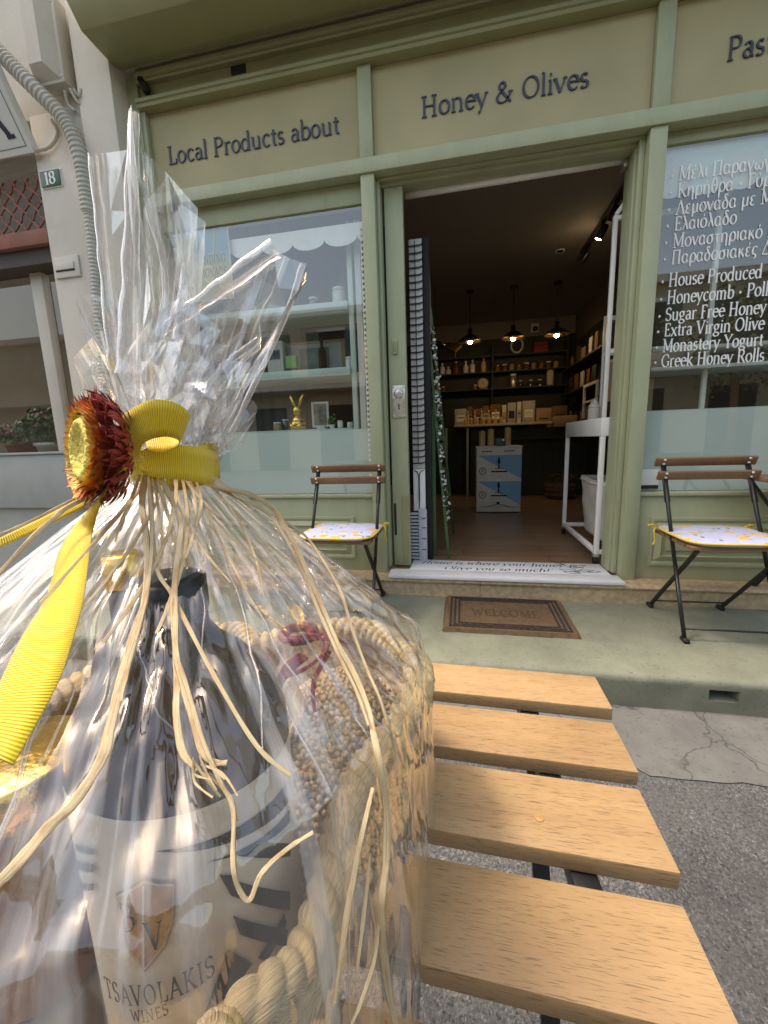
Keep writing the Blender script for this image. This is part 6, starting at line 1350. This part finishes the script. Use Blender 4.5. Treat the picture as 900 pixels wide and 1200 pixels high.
# raffia strands
raf = thing('raffia_tie', (-.2, .24, .97), 'pale raffia strands hanging from the ribbon down over the cellophane', 'raffia')
def strand(pts, w, seed=0, flat=.08):
    P = spline(pts, 9); n = len(P); mb = MB(); random.seed(seed)
    k = 8
    for i, p in enumerate(P):
        d = (P[min(i+1, n-1)]-P[max(i-1, 0)]).normalized(); vw = (p-Vector((0, 0, 1))).normalized(); s = d.cross(vw).normalized(); q = s.cross(d)
        tw = .5*noise.noise((i*.11, seed, 0)); s, q = s*cos(tw)+q*sin(tw), q*cos(tw)-s*sin(tw)
        ww = w*.72*(.8+.45*abs(noise.noise((i*.10, seed*1.3, 4)))+.08*noise.noise((i*.5, seed, 8)))*(1 if 3 < i < n-6 else .75)
        for j in range(k):
            a = 2*pi*j/k; f = 1+.12*sin(3*a+i*.05+seed)
            mb.v.append(tuple(p+s*(ww*.5*cos(a)*f)+q*(ww*.5*flat*sin(a)*f)))
    for i in range(n-1):
        for j in range(k):
            mb.uv[len(mb.f)] = [(j/k, i*.1), ((j+1)/k, i*.1), ((j+1)/k, i*.1+.1), (j/k, i*.1+.1)]
            mb.f.append((i*k+j, i*k+(j+1) % k, (i+1)*k+(j+1) % k, (i+1)*k+j))
    return mb.build('raffia_strand', 'raffia', raf, smooth=True)
strand([(-0.1760, 0.1990, 0.9860), (-0.1826, 0.2010, 0.9692), (-0.1602, 0.1759, 0.9508), (-0.1434, 0.1524, 0.9330), (-0.1364, 0.1349, 0.9215), (-0.1289, 0.1189, 0.9103), (-0.1235, 0.1074, 0.9020), (-0.1202, 0.1005, 0.8974), (-0.1203, 0.0901, 0.8913), (-0.1233, 0.0829, 0.8880), (-0.1259, 0.0751, 0.8836), (-0.1293, 0.0682, 0.8796)], 0.0052, 1)
strand([(-0.1741, 0.2006, 0.9853), (-0.1751, 0.2001, 0.9683), (-0.1572, 0.1759, 0.9508), (-0.1445, 0.1557, 0.9359), (-0.1374, 0.1414, 0.9260), (-0.1305, 0.1255, 0.9151), (-0.1252, 0.1150, 0.9079)], 0.0028, 2)
strand([(-0.1702, 0.2038, 0.9845), (-0.1669, 0.2072, 0.9681), (-0.1555, 0.1973, 0.9590), (-0.1411, 0.1720, 0.9411), (-0.1299, 0.1534, 0.9271), (-0.1140, 0.1319, 0.9096), (-0.1069, 0.1207, 0.9012), (-0.0989, 0.1121, 0.8929), (-0.0921, 0.1100, 0.8882)], 0.0044, 3)
strand([(-0.1320, 0.1580, 0.9313), (-0.1193, 0.1391, 0.9166), (-0.1100, 0.1294, 0.9078), (-0.1007, 0.1213, 0.8989), (-0.0930, 0.1147, 0.8915), (-0.0883, 0.1138, 0.8884), (-0.0841, 0.1155, 0.8871)], 0.0037, 4)
strand([(-0.1157, 0.1352, 0.9152), (-0.1045, 0.1257, 0.9052), (-0.0932, 0.1160, 0.8946), (-0.0834, 0.1097, 0.8848), (-0.0768, 0.1059, 0.8791), (-0.0709, 0.0948, 0.8709), (-0.0680, 0.0926, 0.8643), (-0.0650, 0.0930, 0.8612), (-0.0629, 0.0979, 0.8658), (-0.0576, 0.1058, 0.8667), (-0.0515, 0.1129, 0.8663)], 0.0025, 5)
strand([(-0.1747, 0.2000, 0.9854), (-0.1669, 0.1887, 0.9583), (-0.1492, 0.1682, 0.9412), (-0.1364, 0.1603, 0.9328), (-0.1267, 0.1540, 0.9249), (-0.1031, 0.1393, 0.9061), (-0.0793, 0.1275, 0.8852), (-0.0648, 0.1258, 0.8751)], 0.0030, 6)
strand([(-0.1636, 0.2323, 0.9775), (-0.1536, 0.2386, 0.9733), (-0.1523, 0.2746, 0.9627), (-0.1416, 0.2854, 0.9492), (-0.1206, 0.2709, 0.9251), (-0.0931, 0.2383, 0.9011), (-0.0748, 0.2143, 0.8847), (-0.0623, 0.2051, 0.8719), (-0.0509, 0.1908, 0.8605), (-0.0410, 0.1705, 0.8495), (-0.0368, 0.1666, 0.8236), (-0.0360, 0.1589, 0.8032), (-0.0366, 0.1469, 0.7896), (-0.0353, 0.1461, 0.7516), (-0.0329, 0.1555, 0.7009)], 0.0057, 7)
strand([(-0.1628, 0.2328, 0.9769), (-0.1539, 0.2617, 0.9627), (-0.1421, 0.2787, 0.9465), (-0.1163, 0.2577, 0.9238), (-0.0891, 0.2256, 0.8996), (-0.0703, 0.2047, 0.8816), (-0.0567, 0.1923, 0.8675), (-0.0473, 0.1789, 0.8582)], 0.0030, 8)
strand([(-0.1619, 0.2334, 0.9773), (-0.1510, 0.2686, 0.9572), (-0.1374, 0.2900, 0.9410), (-0.1250, 0.3039, 0.9248), (-0.1055, 0.2923, 0.9045), (-0.0893, 0.2754, 0.8898), (-0.0727, 0.2437, 0.8770), (-0.0575, 0.2193, 0.8644), (-0.0458, 0.2039, 0.8534), (-0.0351, 0.1931, 0.8257)], 0.0030, 9)
strand([(-0.1904, 0.1786, 0.9772), (-0.1946, 0.1672, 0.9727), (-0.1954, 0.1592, 0.9682), (-0.1955, 0.1475, 0.9609), (-0.1954, 0.1289, 0.9470)], 0.0034, 10)
strand([(-0.1960, 0.1814, 0.9778), (-0.1979, 0.1730, 0.9754), (-0.2036, 0.1551, 0.9677), (-0.2043, 0.1396, 0.9642)], 0.0022, 11)
strand([(-0.1722, 0.2022, 0.9847), (-0.1666, 0.2012, 0.9641), (-0.1457, 0.1794, 0.9455), (-0.1362, 0.1626, 0.9337)], 0.0034, 12)
strand([(-0.1778, 0.1974, 0.9861), (-0.1905, 0.2009, 0.9692), (-0.1812, 0.1818, 0.9573)], 0.0029, 13)
strand([(-0.1728, 0.2017, 0.9852), (-0.1707, 0.1994, 0.9644), (-0.1549, 0.1803, 0.9497), (-0.1482, 0.1682, 0.9408)], 0.0025, 14)
strand([(-0.0415, 0.1596, 0.8411), (-0.0429, 0.1458, 0.8339), (-0.0441, 0.1359, 0.8264), (-0.0461, 0.1235, 0.8099), (-0.0483, 0.1136, 0.7890)], 0.0036, 15)
strand([(-0.0408, 0.1475, 0.8190), (-0.0416, 0.1384, 0.8032), (-0.0432, 0.1266, 0.7835)], 0.0025, 16)
strand([(-0.0376, 0.1482, 0.7909), (-0.0388, 0.1409, 0.7724), (-0.0420, 0.1278, 0.7682), (-0.0447, 0.1212, 0.7662)], 0.0029, 17)
rx = random.Random(17)
for i in range(15):
    th0 = rx.uniform(-1.25, -.05); tl = rx.uniform(.08, .34); dr = rx.uniform(-.25, .25); P = []
    for q in range(7):
        f_ = q/6; t_ = .01+tl*f_; e = Vector(skirt(th0+dr*f_**1.5, t_)); n_ = Vector((e.x-TIE[0], e.y-TIE[1], .10)).normalized(); P.append(e+n_*(.007+.004*f_))
    strand(P, rx.uniform(.0014, .0034), 100+i)
random.seed(50)
for i in range(7):
    b0 = Vector((-0.0920, 0.1101, 0.8894))+Vector((random.uniform(-.006, .008), random.uniform(-.004, .004), random.uniform(-.004, .006)))
    e = b0+Vector((random.uniform(.003, .02), random.uniform(-.008, .004), random.uniform(-.024, -.002)))
    strand([b0, b0.lerp(e, .5)+Vector((random.uniform(-.004, .004), 0, random.uniform(-.004, .004))), e], .0014, 60+i)
# dried strawflower
sfw = thing('dried_strawflower', (-0.1852, 0.1767, 1.0006), 'dark red and yellow dried strawflower tucked beside the yellow bow', 'flower')
FC = Vector((-0.1852, 0.1767, 1.0006)); toc = (Vector((0, 0, 1))-FC).normalized(); lf_ = Vector((-cos(radians(50)), -sin(radians(50))*.9, .1)); lf_ = (lf_-toc*lf_.dot(toc)).normalized()
fn_ = (toc*.26+lf_*.965).normalized(); fu = Vector((0, 0, 1)); fu = (fu-fn_*fu.dot(fn_)).normalized(); fv = fn_.cross(fu)
random.seed(9)
def petals(name, m, rings):
    mb = MB()
    for rb, zb, tl_, ln, wd, cnt in rings:
        for i in range(cnt):
            a = 2*pi*(i+random.uniform(-.3, .3))/cnt; e = fu*cos(a)+fv*sin(a); t = e.cross(fn_); tau = radians(tl_+random.gauss(0, 8)); L_ = ln*random.uniform(.8, 1.15)
            p0 = FC+e*(rb+random.gauss(0, .0008))+fn_*zb; pts_ = []
            for k in range(5):
                s = k/4; ta = tau+radians(22)*s*s*(1 if tl_ < 40 else -.6); pts_.append(p0+(e*cos(ta)+fn_*sin(ta))*(L_*s))
            ws = [.55, .95, 1, .62, .04]; b0 = len(mb.v)
            for k, p in enumerate(pts_):
                nn = (e*-sin(tau)+fn_*cos(tau))
                mb.v += [tuple(p-t*(wd*ws[k])+nn*wd*.35*ws[k]), tuple(p), tuple(p+t*(wd*ws[k])+nn*wd*.35*ws[k])]
            for k in range(4):
                for j in range(2): mb.f.append((b0+k*3+j, b0+k*3+j+1, b0+k*3+j+4, b0+k*3+j+3))
    return mb.build(name, m, sfw, smooth=True)
petals('inner_petals', 'petal_gold', [(.0165, .003, 108, .0030, .0014, 50), (.0178, .003, 92, .0040, .0016, 50), (.0188, .002, 78, .0055, .0017, 48)])
petals('middle_petals', 'petal_orange', [(.0195, .001, 66, .0075, .0018, 46), (.0203, -.001, 57, .0090, .0019, 46)])
petals('outer_petals', 'petal_red', [(.0210, -.003, 48, .0105, .0019, 46), (.0215, -.0055, 40, .0115, .0020, 46), (.0212, -.008, 32, .0118, .0020, 46), (.0200, -.0105, 24, .0118, .0020, 44), (.0180, -.0125, 14, .0110, .0020, 40)])
ds_ = MB()
for k in range(9):
    q = k/8; r = .0160*(1-q)**.8 if k < 8 else .0002
    for i in range(36):
        a = 2*pi*i/36; e = fu*cos(a)+fv*sin(a); ds_.v.append(tuple(FC+e*r+fn_*(.0045+.0026*sin(pi*min(1, q*2.2))-.0018*q+.0006*noise.noise((a*6, q*30, 1)))))
ds_.f = [(k*36+i, k*36+(i+1) % 36, (k+1)*36+(i+1) % 36, (k+1)*36+i) for k in range(8) for i in range(36)]
ds_.build('flower_centre', 'flower_disc', sfw, smooth=True)
cone = MB().tube([FC-fn_*.017, FC-fn_*.010, FC-fn_*.001], [.004, .014, .0165], 20); cone.build('flower_base', 'petal_red', sfw, smooth=True)

# ================================================================== across the street (seen only as reflections)
ob = thing('house_across', (0, -12, ROAD), 'cream house with green shutters across the street, seen only in the glass', 'house')
box('facade', mat('warm_render', (.50, .43, .31), .85, var=.08, scale=1.2, bmp=.2), -60, 60, -13, -12, ROAD, 6.2, ob)
for x in (-12, -9, -6, -3, 0, 3, 6, 9):
    w_ = box('window', 'black_matte', x, x+1.1, -11.995, -11.97, 3.9, 5.6, ob)
    box('frame', 'int_white', x-.1, x+1.2, -11.9685, -11.92, 5.601, 5.72, w_)
    for s in (-.56, 1.12): box('shutter', 'sign_green', x+s, x+s+.54, -11.985, -11.94, 3.9, 5.6, w_)
    box('doorway', 'black_matte', x-.2, x+1.3, -11.995, -11.97, ROAD, 2.6, ob)
box('balcony', 'cream_wall', -60, 60, -12, -11.1, 3.2, 3.4, ob); box('cornice', 'cream_wall', -60, 60, -12.3, -11.7, 6.2, 6.45, ob)

tr2 = thing('street_tree', (8.6, -10.2, ROAD), 'leafy street tree across the road, seen only as a reflection in the right window', 'tree')
MB().tube([(8.6, -10.2, ROAD), (8.65, -10.2, 1.4), (8.55, -10.15, 2.8), (8.7, -10.2, 4.2)], [.16, .12, .09, .04], 10).build('trunk', 'wicker', tr2, smooth=True)
random.seed(14); cw = MB(); cl = [Vector((8.6+random.gauss(0, .95), -10.2+random.gauss(0, .8), 3.9+random.gauss(0, .75))) for _ in range(30)]
for i in range(3600):
    c = random.choice(cl)+Vector((random.gauss(0, .30), random.gauss(0, .30), random.gauss(0, .24))); u = Vector((random.gauss(0, 1), random.gauss(0, 1), random.gauss(0, .6))).normalized(); v = u.orthogonal().normalized(); s_ = random.uniform(.05, .11)
    cw.add([c-u*s_, c+v*s_*.45, c+u*s_, c-v*s_*.45], [(0, 1, 2, 3)])
cw.build('crown', mat('tree_leaf', (.12, .14, .03), .6, var=.4, scale=3, bmp=0), tr2)
